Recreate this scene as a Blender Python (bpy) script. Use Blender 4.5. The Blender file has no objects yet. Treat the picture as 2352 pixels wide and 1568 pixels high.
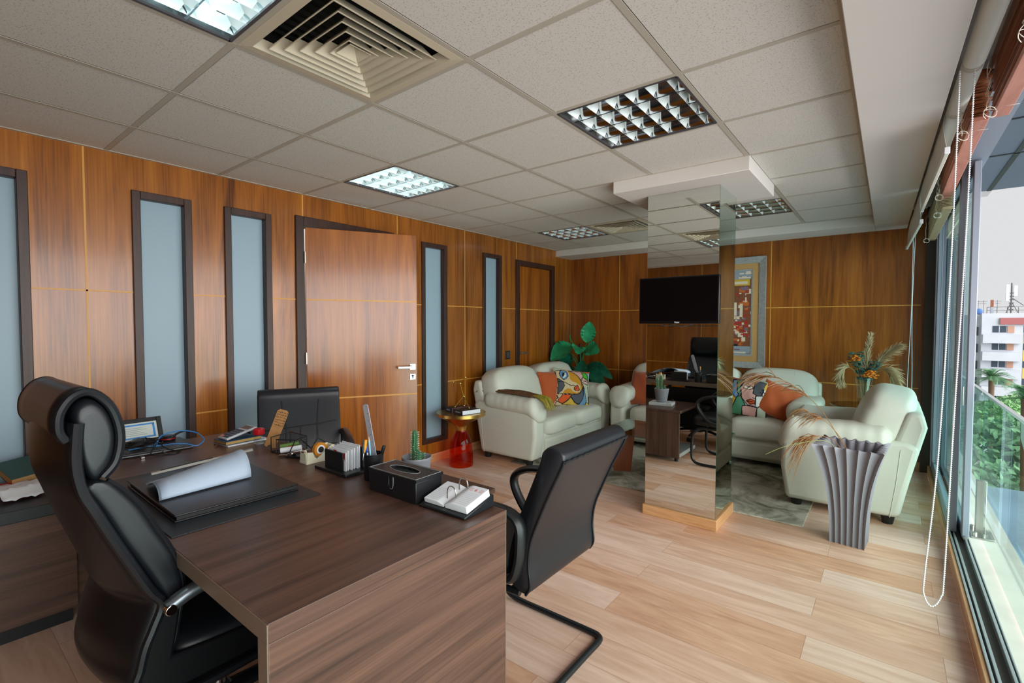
import bpy, bmesh, math, random
import numpy as np
from math import sin, cos, pi, radians, sqrt
from mathutils import Vector, Matrix, Euler

random.seed(7)
SC = bpy.context.scene
COL = SC.collection

# ------------------------------------------------------------------ camera, sky, light, exposure
cam_d = bpy.data.cameras.new('camera')
cam = bpy.data.objects.new('camera', cam_d)
COL.objects.link(cam)
cam_d.sensor_fit = 'HORIZONTAL'
cam_d.sensor_width = 36.0
cam_d.lens = 16.9239
cam_d.clip_start = 0.05
cam_d.clip_end = 600
_right = Vector((0.78685509, 0.61713682, 0.00110142))
_up = Vector((-0.02257368, 0.02699803, 0.99938058))
_fwd = Vector((-0.61672481, 0.78639256, -0.03517458))
cam.matrix_world = Matrix(((_right.x, _up.x, -_fwd.x, 3.6316),
                           (_right.y, _up.y, -_fwd.y, -0.7754),
                           (_right.z, _up.z, -_fwd.z, 1.3983),
                           (0, 0, 0, 1)))
SC.camera = cam

world = bpy.data.worlds.new('overcast_sky')
SC.world = world
world.use_nodes = True
_bg = world.node_tree.nodes['Background']
_bg.inputs[0].default_value = (0.97, 0.985, 1.0, 1)
_bg.inputs[1].default_value = 0.76

# soft daylight of the bright overcast sky, coming in from the balcony side
sun_d = bpy.data.lights.new('daylight', 'SUN')
sun_d.energy = 11.6
sun_d.angle = radians(100)
sun_d.color = (1.0, 0.975, 0.97)
sun = bpy.data.objects.new('daylight', sun_d)
COL.objects.link(sun)
sun.rotation_euler = Vector((-1.0, 0.30, -0.20)).to_track_quat('-Z', 'Y').to_euler()

vs = SC.view_settings
vs.view_transform = 'Standard'
vs.look = 'None'
vs.exposure = 0.0
vs.gamma = 1.0
vs.use_curve_mapping = False
SC.cycles.max_bounces = 12
SC.cycles.diffuse_bounces = 6
SC.cycles.glossy_bounces = 6
SC.cycles.transmission_bounces = 10
SC.cycles.transparent_max_bounces = 12
SC.cycles.caustics_reflective = False
SC.cycles.caustics_refractive = False
SC.cycles.sample_clamp_indirect = 4.0
SC.cycles.use_denoising = True


# ------------------------------------------------------------------ helpers: materials
def s(r, g, b):
    def c(v):
        v /= 255.0
        return v / 12.92 if v <= 0.04045 else ((v + 0.055) / 1.055) ** 2.4
    return (c(r), c(g), c(b), 1.0)


MATS = {}


def mat(name, col, rough=0.5, metal=0.0, spec=0.5, coat=0.0, trans=0.0, ior=1.45, emit=None, estr=0.0,
        bump=None, bdist=0.002, noise=None, sheen=0.0, alpha=1.0):
    m = bpy.data.materials.new(name)
    m.use_nodes = True
    nt = m.node_tree
    p = nt.nodes['Principled BSDF']
    p.inputs['Base Color'].default_value = col
    p.inputs['Roughness'].default_value = rough
    p.inputs['Metallic'].default_value = metal
    p.inputs['Specular IOR Level'].default_value = spec
    p.inputs['Coat Weight'].default_value = coat
    p.inputs['Coat Roughness'].default_value = 0.08
    p.inputs['Transmission Weight'].default_value = trans
    p.inputs['IOR'].default_value = ior
    p.inputs['Sheen Weight'].default_value = sheen
    p.inputs['Alpha'].default_value = alpha
    if emit:
        p.inputs['Emission Color'].default_value = emit
        p.inputs['Emission Strength'].default_value = estr
    tc = nt.nodes.new('ShaderNodeTexCoord')
    if noise:  # (scale, detail, amount, stretch xyz)
        sc, det, amt = noise[:3]
        mp = nt.nodes.new('ShaderNodeMapping')
        mp.inputs['Scale'].default_value = noise[3] if len(noise) > 3 else (1, 1, 1)
        nz = nt.nodes.new('ShaderNodeTexNoise')
        nz.inputs['Scale'].default_value = sc
        nz.inputs['Detail'].default_value = det
        cr = nt.nodes.new('ShaderNodeValToRGB')
        cr.color_ramp.elements[0].position = 0.32
        cr.color_ramp.elements[1].position = 0.68
        cr.color_ramp.elements[0].color = tuple(max(0, c * (1 - amt)) for c in col[:3]) + (1,)
        cr.color_ramp.elements[1].color = tuple(min(1, c * (1 + amt)) for c in col[:3]) + (1,)
        nt.links.new(tc.outputs['Object'], mp.inputs[0])
        nt.links.new(mp.outputs[0], nz.inputs['Vector'])
        nt.links.new(nz.outputs['Fac'], cr.inputs[0])
        nt.links.new(cr.outputs[0], p.inputs['Base Color'])
    if bump:  # (scale, strength)
        nz = nt.nodes.new('ShaderNodeTexNoise')
        nz.inputs['Scale'].default_value = bump[0]
        nz.inputs['Detail'].default_value = 3
        bp = nt.nodes.new('ShaderNodeBump')
        bp.inputs['Strength'].default_value = bump[1]
        bp.inputs['Distance'].default_value = bdist
        nt.links.new(tc.outputs['Object'], nz.inputs['Vector'])
        nt.links.new(nz.outputs['Fac'], bp.inputs['Height'])
        nt.links.new(bp.outputs[0], p.inputs['Normal'])
    MATS[name] = m
    return m


def wood(name, dark, mid, light, stretch=(1, 1, 0.1), scale=5.0, fine=90.0, rough=0.3, coat=0.0, spec=0.5,
         panel=None, pvar=0.25, distort=1.5, contrast=(0.3, 0.5, 0.72)):
    """procedural wood: broad figure + fine streaks, optional per-panel tone (panel = cell size xyz, offset xyz)"""
    m = bpy.data.materials.new(name)
    m.use_nodes = True
    nt = m.node_tree
    L = nt.links.new
    p = nt.nodes['Principled BSDF']
    p.inputs['Roughness'].default_value = rough
    p.inputs['Specular IOR Level'].default_value = spec
    p.inputs['Coat Weight'].default_value = coat
    p.inputs['Coat Roughness'].default_value = 0.12
    tc = nt.nodes.new('ShaderNodeTexCoord')
    vec = tc.outputs['Object']
    wn = None
    if panel:
        cell, off = panel
        a = nt.nodes.new('ShaderNodeVectorMath'); a.operation = 'ADD'
        a.inputs[1].default_value = off
        L(vec, a.inputs[0])
        d = nt.nodes.new('ShaderNodeVectorMath'); d.operation = 'DIVIDE'
        d.inputs[1].default_value = cell
        L(a.outputs[0], d.inputs[0])
        fl = nt.nodes.new('ShaderNodeVectorMath'); fl.operation = 'FLOOR'
        L(d.outputs[0], fl.inputs[0])
        wn = nt.nodes.new('ShaderNodeTexWhiteNoise'); wn.noise_dimensions = '3D'
        L(fl.outputs[0], wn.inputs['Vector'])
        sc2 = nt.nodes.new('ShaderNodeVectorMath'); sc2.operation = 'SCALE'
        sc2.inputs['Scale'].default_value = 7.0
        L(wn.outputs['Color'], sc2.inputs[0])
        ad = nt.nodes.new('ShaderNodeVectorMath'); ad.operation = 'ADD'
        L(vec, ad.inputs[0]); L(sc2.outputs[0], ad.inputs[1])
        vec = ad.outputs[0]
    mp = nt.nodes.new('ShaderNodeMapping')
    mp.inputs['Scale'].default_value = stretch
    L(vec, mp.inputs[0])
    n1 = nt.nodes.new('ShaderNodeTexNoise')
    n1.inputs['Scale'].default_value = scale
    n1.inputs['Detail'].default_value = 5
    n1.inputs['Roughness'].default_value = 0.55
    n1.inputs['Distortion'].default_value = distort
    L(mp.outputs[0], n1.inputs['Vector'])
    mp2 = nt.nodes.new('ShaderNodeMapping')
    mp2.inputs['Scale'].default_value = tuple(v if v == 1 else v * 0.25 for v in stretch)
    L(vec, mp2.inputs[0])
    n2 = nt.nodes.new('ShaderNodeTexNoise')
    n2.inputs['Scale'].default_value = fine
    n2.inputs['Detail'].default_value = 3
    L(mp2.outputs[0], n2.inputs['Vector'])
    mx = nt.nodes.new('ShaderNodeMath'); mx.operation = 'MULTIPLY_ADD'
    mx.inputs[1].default_value = 0.35
    L(n2.outputs['Fac'], mx.inputs[0])
    m65 = nt.nodes.new('ShaderNodeMath'); m65.operation = 'MULTIPLY'
    m65.inputs[1].default_value = 0.65
    L(n1.outputs['Fac'], m65.inputs[0])
    L(m65.outputs[0], mx.inputs[2])
    cr = nt.nodes.new('ShaderNodeValToRGB')
    e = cr.color_ramp.elements
    e[0].position = contrast[0]; e[0].color = dark
    e[1].position = contrast[2]; e[1].color = light
    k = e.new(contrast[1]); k.color = mid
    L(mx.outputs[0], cr.inputs[0])
    out = cr.outputs[0]
    if wn:
        mr = nt.nodes.new('ShaderNodeMapRange')
        mr.inputs['To Min'].default_value = 1 - pvar
        mr.inputs['To Max'].default_value = 1 + pvar
        L(wn.outputs['Value'], mr.inputs['Value'])
        hs = nt.nodes.new('ShaderNodeHueSaturation')
        L(mr.outputs[0], hs.inputs['Value'])
        L(out, hs.inputs['Color'])
        out = hs.outputs[0]
    L(out, p.inputs['Base Color'])
    MATS[name] = m
    return m


def clear_glass(name, tint, refl=0.08, rough=0.0):
    """thin sheet glass: tinted see-through with a Fresnel-like mirror part"""
    m = bpy.data.materials.new(name)
    m.use_nodes = True
    nt = m.node_tree
    for n in list(nt.nodes):
        nt.nodes.remove(n)
    out = nt.nodes.new('ShaderNodeOutputMaterial')
    tr = nt.nodes.new('ShaderNodeBsdfTransparent'); tr.inputs[0].default_value = tint
    gl = nt.nodes.new('ShaderNodeBsdfGlossy'); gl.inputs['Roughness'].default_value = rough
    gl.inputs['Color'].default_value = (0.9, 0.97, 0.95, 1)
    fr = nt.nodes.new('ShaderNodeFresnel'); fr.inputs['IOR'].default_value = 1.0 + refl * 6
    mx = nt.nodes.new('ShaderNodeMixShader')
    ge = nt.nodes.new('ShaderNodeNewGeometry')       # the rear face of the sheet only transmits
    fm = nt.nodes.new('ShaderNodeMath'); fm.operation = 'SUBTRACT'; fm.use_clamp = True
    nt.links.new(fr.outputs[0], fm.inputs[0]); nt.links.new(ge.outputs['Backfacing'], fm.inputs[1])
    nt.links.new(fm.outputs[0], mx.inputs[0])
    nt.links.new(tr.outputs[0], mx.inputs[1])
    nt.links.new(gl.outputs[0], mx.inputs[2])
    nt.links.new(mx.outputs[0], out.inputs[0])
    MATS[name] = m
    return m


# ------------------------------------------------------------------ helpers: meshes
class MB:
    def __init__(self):
        self.v = []; self.f = []; self.mi = []; self.M = Matrix()

    def add(self, pts, faces, m=0):
        o = len(self.v)
        self.v += [self.M @ Vector(p) for p in pts]
        self.f += [tuple(i + o for i in fc) for fc in faces]
        self.mi += [m] * len(faces)
        return self

    def box(self, x0, x1, y0, y1, z0, z1, m=0):
        p = [(x, y, z) for z in (z0, z1) for y in (y0, y1) for x in (x0, x1)]
        return self.add(p, [(0, 2, 3, 1), (4, 5, 7, 6), (0, 1, 5, 4), (2, 6, 7, 3), (0, 4, 6, 2), (1, 3, 7, 5)], m)

    def quad(self, a, b, c, d, m=0):
        return self.add([a, b, c, d], [(0, 1, 2, 3)], m)

    def tube(self, path, r, n=8, m=0, closed=False, flat=None):
        """tube along a path; r number or list; flat=(a,b) scales the section in its two axes"""
        P = [Vector(p) for p in path]
        k = len(P)
        rings = []
        prev = None
        for i in range(k):
            if closed:
                t = P[(i + 1) % k] - P[i - 1]
            else:
                t = P[min(i + 1, k - 1)] - P[max(i - 1, 0)]
            t.normalize()
            if prev is None:
                a = Vector((0, 0, 1)) if abs(t.z) < 0.9 else Vector((1, 0, 0))
                nrm = (a - t * a.dot(t)).normalized()
            else:
                nrm = (prev - t * prev.dot(t)).normalized()
            prev = nrm
            b = t.cross(nrm)
            rr = r[i] if isinstance(r, (list, tuple)) else r
            fa, fb = flat if flat else (1, 1)
            rings.append([P[i] + nrm * (cos(2 * pi * j / n) * rr * fa) + b * (sin(2 * pi * j / n) * rr * fb) for j in range(n)])
        return self.loft(rings, m, closed=closed)

    def loft(self, rings, m=0, closed=False, caps=True, ring_closed=True):
        n = len(rings[0]); k = len(rings)
        pts = [p for rg in rings for p in rg]
        fc = []
        for i in range(k if closed else k - 1):
            a = i * n; b = ((i + 1) % k) * n
            for j in range(n if ring_closed else n - 1):
                j2 = (j + 1) % n
                fc.append((a + j, a + j2, b + j2, b + j))
        if caps and not closed and ring_closed:
            fc.append(tuple(range(n - 1, -1, -1)))
            fc.append(tuple((k - 1) * n + j for j in range(n)))
        return self.add(pts, fc, m)

    def lathe(self, prof, cx=0, cy=0, n=24, m=0, caps=True):
        rings = [[(cx + r * cos(2 * pi * j / n), cy + r * sin(2 * pi * j / n), z) for j in range(n)] for r, z in prof]
        return self.loft(rings, m, caps=caps)

    def prism(self, poly, axis, a, b, m=0):
        """extrude a 2-D polygon; axis 0: poly=(y,z), 1: (x,z), 2: (x,y)"""
        def P(q, w):
            return (w, q[0], q[1]) if axis == 0 else ((q[0], w, q[1]) if axis == 1 else (q[0], q[1], w))
        return self.loft([[P(q, a) for q in poly], [P(q, b) for q in poly]], m)

    def pill(self, c, sz, e1=0.5, e2=0.5, n=24, k=16, m=0, fn=None):
        """superellipsoid with half sizes sz"""
        def pw(v, e):
            return math.copysign(abs(v) ** e, v)
        rings = []
        for i in range(k + 1):
            ph = -pi / 2 + pi * i / k
            if i == 0: ph += 0.02
            if i == k: ph -= 0.02
            rg = []
            for j in range(n):
                th = 2 * pi * j / n
                x = pw(cos(ph), e1) * pw(cos(th), e2)
                y = pw(cos(ph), e1) * pw(sin(th), e2)
                z = pw(sin(ph), e1)
                q = Vector((c[0] + sz[0] * x, c[1] + sz[1] * y, c[2] + sz[2] * z))
                if fn: q = Vector(fn(q, x, y, z))
                rg.append(q)
            rings.append(rg)
        return self.loft(rings, m)

    def grid(self, fn, nu, nv, m=0):
        pts = [fn(i / nu, j / nv) for j in range(nv + 1) for i in range(nu + 1)]
        fc = [(j * (nu + 1) + i, j * (nu + 1) + i + 1, (j + 1) * (nu + 1) + i + 1, (j + 1) * (nu + 1) + i)
              for j in range(nv) for i in range(nu)]
        return self.add(pts, fc, m)

    def ball(self, c, r, n=12, m=0):
        return self.pill(c, (r, r, r), 1, 1, n, max(6, n // 2), m)

    def build(self, name, mats, parent=None, loc=None, rot=None, bevel=0, seg=2, sub=0, solid=0, sharp=40, smooth=True):
        me = bpy.data.meshes.new(name)
        me.from_pydata([tuple(v) for v in self.v], [], self.f)
        if not isinstance(mats, (list, tuple)): mats = [mats]
        for mm in mats: me.materials.append(mm)
        if len(mats) > 1: me.polygons.foreach_set('material_index', self.mi)
        bm = bmesh.new(); bm.from_mesh(me)
        bmesh.ops.recalc_face_normals(bm, faces=bm.faces)
        bm.to_mesh(me); bm.free()
        if smooth:
            me.polygons.foreach_set('use_smooth', [True] * len(me.polygons))
            if not sub: me.set_sharp_from_angle(angle=radians(sharp))
        o = bpy.data.objects.new(name, me)
        COL.objects.link(o)
        if parent: o.parent = parent
        if loc: o.location = loc
        if rot: o.rotation_euler = rot
        if solid:
            md = o.modifiers.new('solid', 'SOLIDIFY'); md.thickness = solid; md.offset = 0
        if bevel:
            md = o.modifiers.new('bevel', 'BEVEL'); md.width = bevel; md.segments = seg
            md.limit_method = 'ANGLE'; md.angle_limit = radians(35)
        if sub:
            md = o.modifiers.new('sub', 'SUBSURF'); md.levels = sub; md.render_levels = sub
        return o


def tag(o, label=None, cat=None, group=None, kind=None):
    if label: o['label'] = label
    if cat: o['category'] = cat
    if group: o['group'] = group
    if kind: o['kind'] = kind
    return o


def thing(name, label, cat, loc=(0, 0, 0), rz=0, group=None, rot=None):
    o = bpy.data.objects.new(name, None)
    o.empty_display_size = 0.1
    COL.objects.link(o)
    o.location = loc
    o.rotation_euler = rot if rot else (0, 0, rz)
    return tag(o, label, cat, group)


def struct(name, label=None, cat=None):
    o = bpy.data.objects.new(name, None)
    COL.objects.link(o)
    return tag(o, label, cat, kind='structure')


def text(name, st, size, m, parent, loc, rot, extrude=0.0004, align='CENTER'):
    cu = bpy.data.curves.new(name, 'FONT')
    cu.body = st; cu.size = size; cu.extrude = extrude
    cu.align_x = align; cu.align_y = 'CENTER'
    cu.materials.append(m)
    tmp = bpy.data.objects.new(name, cu)
    COL.objects.link(tmp)
    me = bpy.data.meshes.new_from_object(tmp)
    bpy.data.objects.remove(tmp)
    o = bpy.data.objects.new(name, me)
    COL.objects.link(o)
    o.parent = parent; o.location = loc; o.rotation_euler = rot
    return o


def copy_tree(o, parent=None):
    c = o.copy(); COL.objects.link(c)
    if parent: c.parent = parent
    for ch in list(o.children): copy_tree(ch, c)
    return c


def bez(p0, p1, p2, p3, n=12):
    p0, p1, p2, p3 = map(Vector, (p0, p1, p2, p3))
    return [p0 * (1 - t) ** 3 + p1 * 3 * t * (1 - t) ** 2 + p2 * 3 * t * t * (1 - t) + p3 * t ** 3 for t in [i / n for i in range(n + 1)]]


def smooth_path(pts, sub=4, closed=False):
    """Catmull-Rom through points"""
    P = [Vector(p) for p in pts]; k = len(P); out = []
    rng = range(k) if closed else range(k - 1)
    for i in rng:
        a = P[(i - 1) % k] if closed or i > 0 else P[i]
        b = P[i]; c = P[(i + 1) % k]
        d = P[(i + 2) % k] if closed or i + 2 < k else c
        for q in range(sub):
            t = q / sub
            out.append(0.5 * ((2 * b) + (c - a) * t + (2 * a - 5 * b + 4 * c - d) * t * t + (3 * b - a - 3 * c + d) * t ** 3))
    if not closed: out.append(P[-1])
    return out


# ------------------------------------------------------------------ materials
WALL = wood('walnut_panel', s(78, 38, 9), s(140, 80, 19), s(176, 108, 34), (1, 1, 0.09), 6.0, 110, rough=0.27, coat=0.22,
            panel=((50, 0.912, 50), (25, 0.1 + 0.912 * 5, 25)), pvar=0.16)
WALLB = wood('walnut_panel_dark', s(80, 38, 10), s(142, 78, 22), s(174, 102, 36), (1, 1, 0.09), 6.0, 110, rough=0.3, coat=0.2,
             panel=((0.912, 50, 50), (0.15, 25, 25)), pvar=0.12)
DOORW = wood('door_veneer', s(86, 42, 8), s(146, 80, 18), s(180, 108, 32), (1, 1, 0.08), 6.5, 120, rough=0.24, coat=0.28)
INLAY = mat('pale_inlay', s(206, 150, 66), 0.4)
FRAMEW = wood('dark_walnut', s(30, 14, 8), s(54, 28, 17), s(76, 42, 27), (1, 1, 0.1), 14, 120, rough=0.45)
FROST = mat('frosted_glass', s(146, 170, 184), 0.42, spec=0.5)
FLOOR_M = None
OAKTRIM = wood('oak_trim', s(176, 122, 78), s(202, 150, 104), s(218, 172, 128), (0.1, 0.1, 1), 14, 120, rough=0.4)
TILE = None
GRIDM = mat('ceiling_grid_paint', s(178, 172, 158), 0.5)
PLASTER = mat('white_plaster', s(212, 208, 202), 0.7, bump=(30, 0.05))
ALU = mat('grey_aluminium', s(146, 154, 168), 0.45, 0.15)
ALUD = mat('dark_aluminium', s(86, 84, 88), 0.42, 0.3)
ALUL = mat('bright_aluminium', s(205, 212, 214), 0.28, 0.8)
CHROME = mat('chrome', s(215, 218, 220), 0.08, 1.0)
STEEL = mat('brushed_steel', s(190, 188, 182), 0.3, 1.0)
BLACKP = mat('black_plastic', s(22, 23, 25), 0.4)
BLACKS = mat('satin_black', s(24, 26, 29), 0.33)
LEATHER = mat('black_leather', s(15, 16, 19), 0.36, spec=0.4, bump=(320, 0.12), bdist=0.001)
LEATHER_V = mat('chair_leather', s(25, 27, 32), 0.37, spec=0.5, bump=(300, 0.12), bdist=0.001)
LEATHER_SOFT = mat('soft_black_leather', s(20, 23, 28), 0.40, spec=0.5, bump=(260, 0.15), bdist=0.001)
PIPING = mat('black_piping', s(18, 20, 25), 0.36, spec=0.4)
CREAM = mat('cream_leather', s(206, 207, 194), 0.42, spec=0.5, bump=(9, 0.35), bdist=0.012)
CREAMS = mat('cream_seam', s(196, 196, 180), 0.5)
DESK = wood('desk_laminate', s(52, 36, 31), s(86, 61, 51), s(112, 80, 66), (1, 0.05, 1), 24, 170, rough=0.34, distort=0.35)
DESKV = wood('desk_laminate_upright', s(50, 35, 29), s(88, 64, 53), s(120, 90, 74), (1, 1, 0.05), 26, 150, rough=0.4, distort=0.6)
DESKE = mat('bronze_edge', s(122, 106, 92), 0.4, 0.25)
CREDT = mat('charcoal_top', s(40, 44, 48), 0.45)
WHITEP = mat('white_plastic', s(222, 222, 208), 0.4)
PAPER = mat('white_paper', s(226, 230, 234), 0.8)
PAPER_DIM = mat('dim_lit_paper', s(178, 194, 214), 0.7)  # white paper, with its weaker bluish light put into the base colour
MIRROR = mat('mirror_silver', (0.80, 0.84, 0.80, 1), 0.0, 1.0)
MIRG = mat('green_mirror_side', (0.78, 0.90, 0.82, 1), 0.0, 1.0)
GEDGE = mat('green_glass_edge', s(14, 66, 58), 0.15)
BRASS = mat('brass', s(214, 174, 96), 0.28, 1.0)
GOLD = mat('gold_wire', s(224, 192, 100), 0.25, 1.0)
ORANGE = mat('rust_velvet', s(180, 80, 24), 0.75, sheen=0.4, bump=(14, 0.3), bdist=0.01)
GREYPOT = mat('grey_ceramic', s(146, 150, 158), 0.35)
VASEM = mat('grey_stone_vase', s(128, 125, 132), 0.8, bump=(300, 0.3), noise=(420, 2, 0.12))
LEAF = mat('artificial_leaf', s(40, 150, 100), 0.35, noise=(10, 3, 0.35))
LEAFD = mat('dark_leaf', s(18, 88, 66), 0.38, noise=(10, 3, 0.35))
STEMG = mat('green_stem', s(30, 130, 60), 0.5)
BARK = mat('brown_trunk', s(70, 36, 24), 0.7, noise=(30, 3, 0.3))
CACTUS = mat('cactus_green', s(52, 110, 70), 0.6, noise=(20, 2, 0.2))
SPINE = mat('cactus_spines', s(216, 214, 196), 0.7)
SOIL = mat('dry_soil', s(78, 58, 42), 0.9, noise=(150, 3, 0.5))
RED = mat('red_plastic', s(190, 24, 36), 0.3)
BLUE = mat('blue_cable', s(50, 130, 200), 0.45)
BLUEC = mat('navy_cover', s(28, 66, 100), 0.5)
SILVER = mat('laptop_silver', s(120, 124, 128), 0.35, 0.6)
GOLDPAGE = mat('gilded_pages', s(190, 156, 88), 0.4, 0.4)
CLEAR = clear_glass('clear_plastic', (0.86, 0.88, 0.9, 1), 0.07)
REDGLASS = clear_glass('red_glass', (.90, .19, .015, 1), .045)
PANE = clear_glass('window_glass', (0.84, 0.93, 0.93, 1), 0.035)
BALG = clear_glass('balustrade_glass', (0.82, 0.93, 0.90, 1), 0.022)
TABLEG = clear_glass('smoked_table_glass', (0.42, 0.46, 0.44, 1), 0.16)
SMOKEG = clear_glass('round_table_glass', (0.5, 0.46, 0.42, 1), 0.12)
MARBLE = mat('pale_stone', s(222, 216, 206), 0.55, noise=(8, 4, 0.06))
BLIND = mat('roller_fabric', s(206, 208, 200), 0.75, noise=(60, 2, 0.06, (0.3, 12, 12)))
VENET = wood('venetian_wood', s(100, 54, 30), s(140, 82, 50), s(164, 104, 68), (1, 0.06, 1), 10, 90, rough=0.4)
VENETP = wood('venetian_rail', s(176, 112, 96), s(196, 132, 114), s(206, 146, 128), (1, 0.2, 1), 10, 90, rough=0.45)
VENETL = mat('venetian_beige', s(184, 158, 122), 0.5)
CORD = mat('white_cord', s(216, 212, 200), 0.7)
SCREEN = mat('tv_screen', s(6, 6, 8), 0.12, spec=0.4)
TVB = mat('tv_bezel', s(10, 11, 13), 0.25)
WHITE = mat('white_print', s(222, 226, 230), 0.6)
SILVERF = mat('silver_leaf_frame', s(168, 174, 174), 0.42, 0.35, noise=(40, 3, 0.12))
LINEN = mat('linen_mount', s(186, 146, 92), 0.85, noise=(220, 2, 0.12))
RUGM = None
TEAK = wood('teak_leg', s(84, 34, 12), s(128, 60, 22), s(150, 76, 32), (1, 1, 0.1), 9, 100, rough=0.35)


def floor_material():
    m = bpy.data.materials.new('oak_laminate'); m.use_nodes = True
    nt = m.node_tree; L = nt.links.new
    p = nt.nodes['Principled BSDF']; p.inputs['Roughness'].default_value = 0.36
    p.inputs['Specular IOR Level'].default_value = 0.45
    tc = nt.nodes.new('ShaderNodeTexCoord')
    bk = nt.nodes.new('ShaderNodeTexBrick')
    bk.offset = 0.37; bk.offset_frequency = 2
    bk.inputs['Scale'].default_value = 1
    bk.inputs['Brick Width'].default_value = 1.28
    bk.inputs['Row Height'].default_value = 0.19
    bk.inputs['Mortar Size'].default_value = 0.0012
    bk.inputs['Mortar Smooth'].default_value = 0.3
    bk.inputs['Bias'].default_value = 0
    bk.inputs['Color1'].default_value = (0, 0, 0, 1)
    bk.inputs['Color2'].default_value = (1, 1, 1, 1)
    bk.inputs['Mortar'].default_value = (0.2, 0.2, 0.2, 1)
    L(tc.outputs['Object'], bk.inputs['Vector'])
    # grain, shifted for each plank
    sc = nt.nodes.new('ShaderNodeVectorMath'); sc.operation = 'SCALE'; sc.inputs['Scale'].default_value = 9
    L(bk.outputs['Color'], sc.inputs[0])
    ad = nt.nodes.new('ShaderNodeVectorMath'); ad.operation = 'ADD'
    L(tc.outputs['Object'], ad.inputs[0]); L(sc.outputs[0], ad.inputs[1])
    mp = nt.nodes.new('ShaderNodeMapping'); mp.inputs['Scale'].default_value = (0.12, 1, 1)
    L(ad.outputs[0], mp.inputs[0])
    n1 = nt.nodes.new('ShaderNodeTexNoise'); n1.inputs['Scale'].default_value = 13; n1.inputs['Detail'].default_value = 6
    n1.inputs['Distortion'].default_value = 1.6; n1.inputs['Roughness'].default_value = 0.6
    L(mp.outputs[0], n1.inputs['Vector'])
    cr = nt.nodes.new('ShaderNodeValToRGB'); e = cr.color_ramp.elements
    e[0].position = 0.28; e[0].color = s(182, 128, 96)
    e[1].position = 0.7; e[1].color = s(222, 174, 142)
    L(n1.outputs['Fac'], cr.inputs[0])
    cr2 = nt.nodes.new('ShaderNodeValToRGB'); e = cr2.color_ramp.elements
    e[0].position = 0.28; e[0].color = s(210, 172, 152)
    e[1].position = 0.7; e[1].color = s(236, 208, 194)
    L(n1.outputs['Fac'], cr2.inputs[0])
    mx = nt.nodes.new('ShaderNodeMixRGB')
    L(bk.outputs['Color'], mx.inputs[0]); L(cr.outputs[0], mx.inputs[1]); L(cr2.outputs[0], mx.inputs[2])
    mo = nt.nodes.new('ShaderNodeMixRGB'); mo.inputs[2].default_value = s(140, 96, 66)
    mf = nt.nodes.new('ShaderNodeMath'); mf.operation = 'MULTIPLY'; mf.inputs[1].default_value = 0.6
    L(bk.outputs['Fac'], mf.inputs[0]); L(mf.outputs[0], mo.inputs[0]); L(mx.outputs[0], mo.inputs[1])
    L(mo.outputs[0], p.inputs['Base Color'])
    return m


def tile_material():
    m = bpy.data.materials.new('mineral_tile'); m.use_nodes = True
    nt = m.node_tree; L = nt.links.new
    p = nt.nodes['Principled BSDF']; p.inputs['Roughness'].default_value = 0.9
    tc = nt.nodes.new('ShaderNodeTexCoord')
    n = nt.nodes.new('ShaderNodeTexNoise'); n.inputs['Scale'].default_value = 170; n.inputs['Detail'].default_value = 2
    L(tc.outputs['Object'], n.inputs['Vector'])
    cr = nt.nodes.new('ShaderNodeValToRGB'); e = cr.color_ramp.elements
    e[0].position = 0.33; e[0].color = s(174, 170, 161)
    e[1].position = 0.43; e[1].color = s(208, 205, 197)
    L(n.outputs['Fac'], cr.inputs[0]); L(cr.outputs[0], p.inputs['Base Color'])
    return m


def rug_material():
    m = bpy.data.materials.new('abstract_rug'); m.use_nodes = True
    nt = m.node_tree; L = nt.links.new
    p = nt.nodes['Principled BSDF']; p.inputs['Roughness'].default_value = 0.95
    tc = nt.nodes.new('ShaderNodeTexCoord')
    n = nt.nodes.new('ShaderNodeTexNoise'); n.inputs['Scale'].default_value = 2.6; n.inputs['Detail'].default_value = 9
    n.inputs['Roughness'].default_value = 0.68; n.inputs['Distortion'].default_value = 0.8
    L(tc.outputs['Object'], n.inputs['Vector'])
    cr = nt.nodes.new('ShaderNodeValToRGB'); e = cr.color_ramp.elements
    e[0].position = 0.36; e[0].color = s(92, 88, 72)
    e[1].position = 0.56; e[1].color = s(196, 188, 174)
    k = e.new(0.46); k.color = s(150, 144, 128)
    L(n.outputs['Fac'], cr.inputs[0])
    v = nt.nodes.new('ShaderNodeTexNoise'); v.inputs['Scale'].default_value = 160
    L(tc.outputs['Object'], v.inputs['Vector'])
    bp = nt.nodes.new('ShaderNodeBump'); bp.inputs['Strength'].default_value = 0.6; bp.inputs['Distance'].default_value = 0.006
    L(v.outputs['Fac'], bp.inputs['Height']); L(bp.outputs[0], p.inputs['Normal'])
    L(cr.outputs[0], p.inputs['Base Color'])
    return m


FLOOR_M = floor_material(); TILE = tile_material(); RUGM = rug_material()

# ------------------------------------------------------------------ room shell
YF, YB, XW = -1.70, 5.235, 3.94     # front wall, back wall, window side
HC, HS = 2.413, 2.327               # tile ceiling, soffit underside

tag(MB().box(-0.15, XW, YF - .1, YB + .1, -0.12, 0).build('floor', FLOOR_M), kind='structure')

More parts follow.
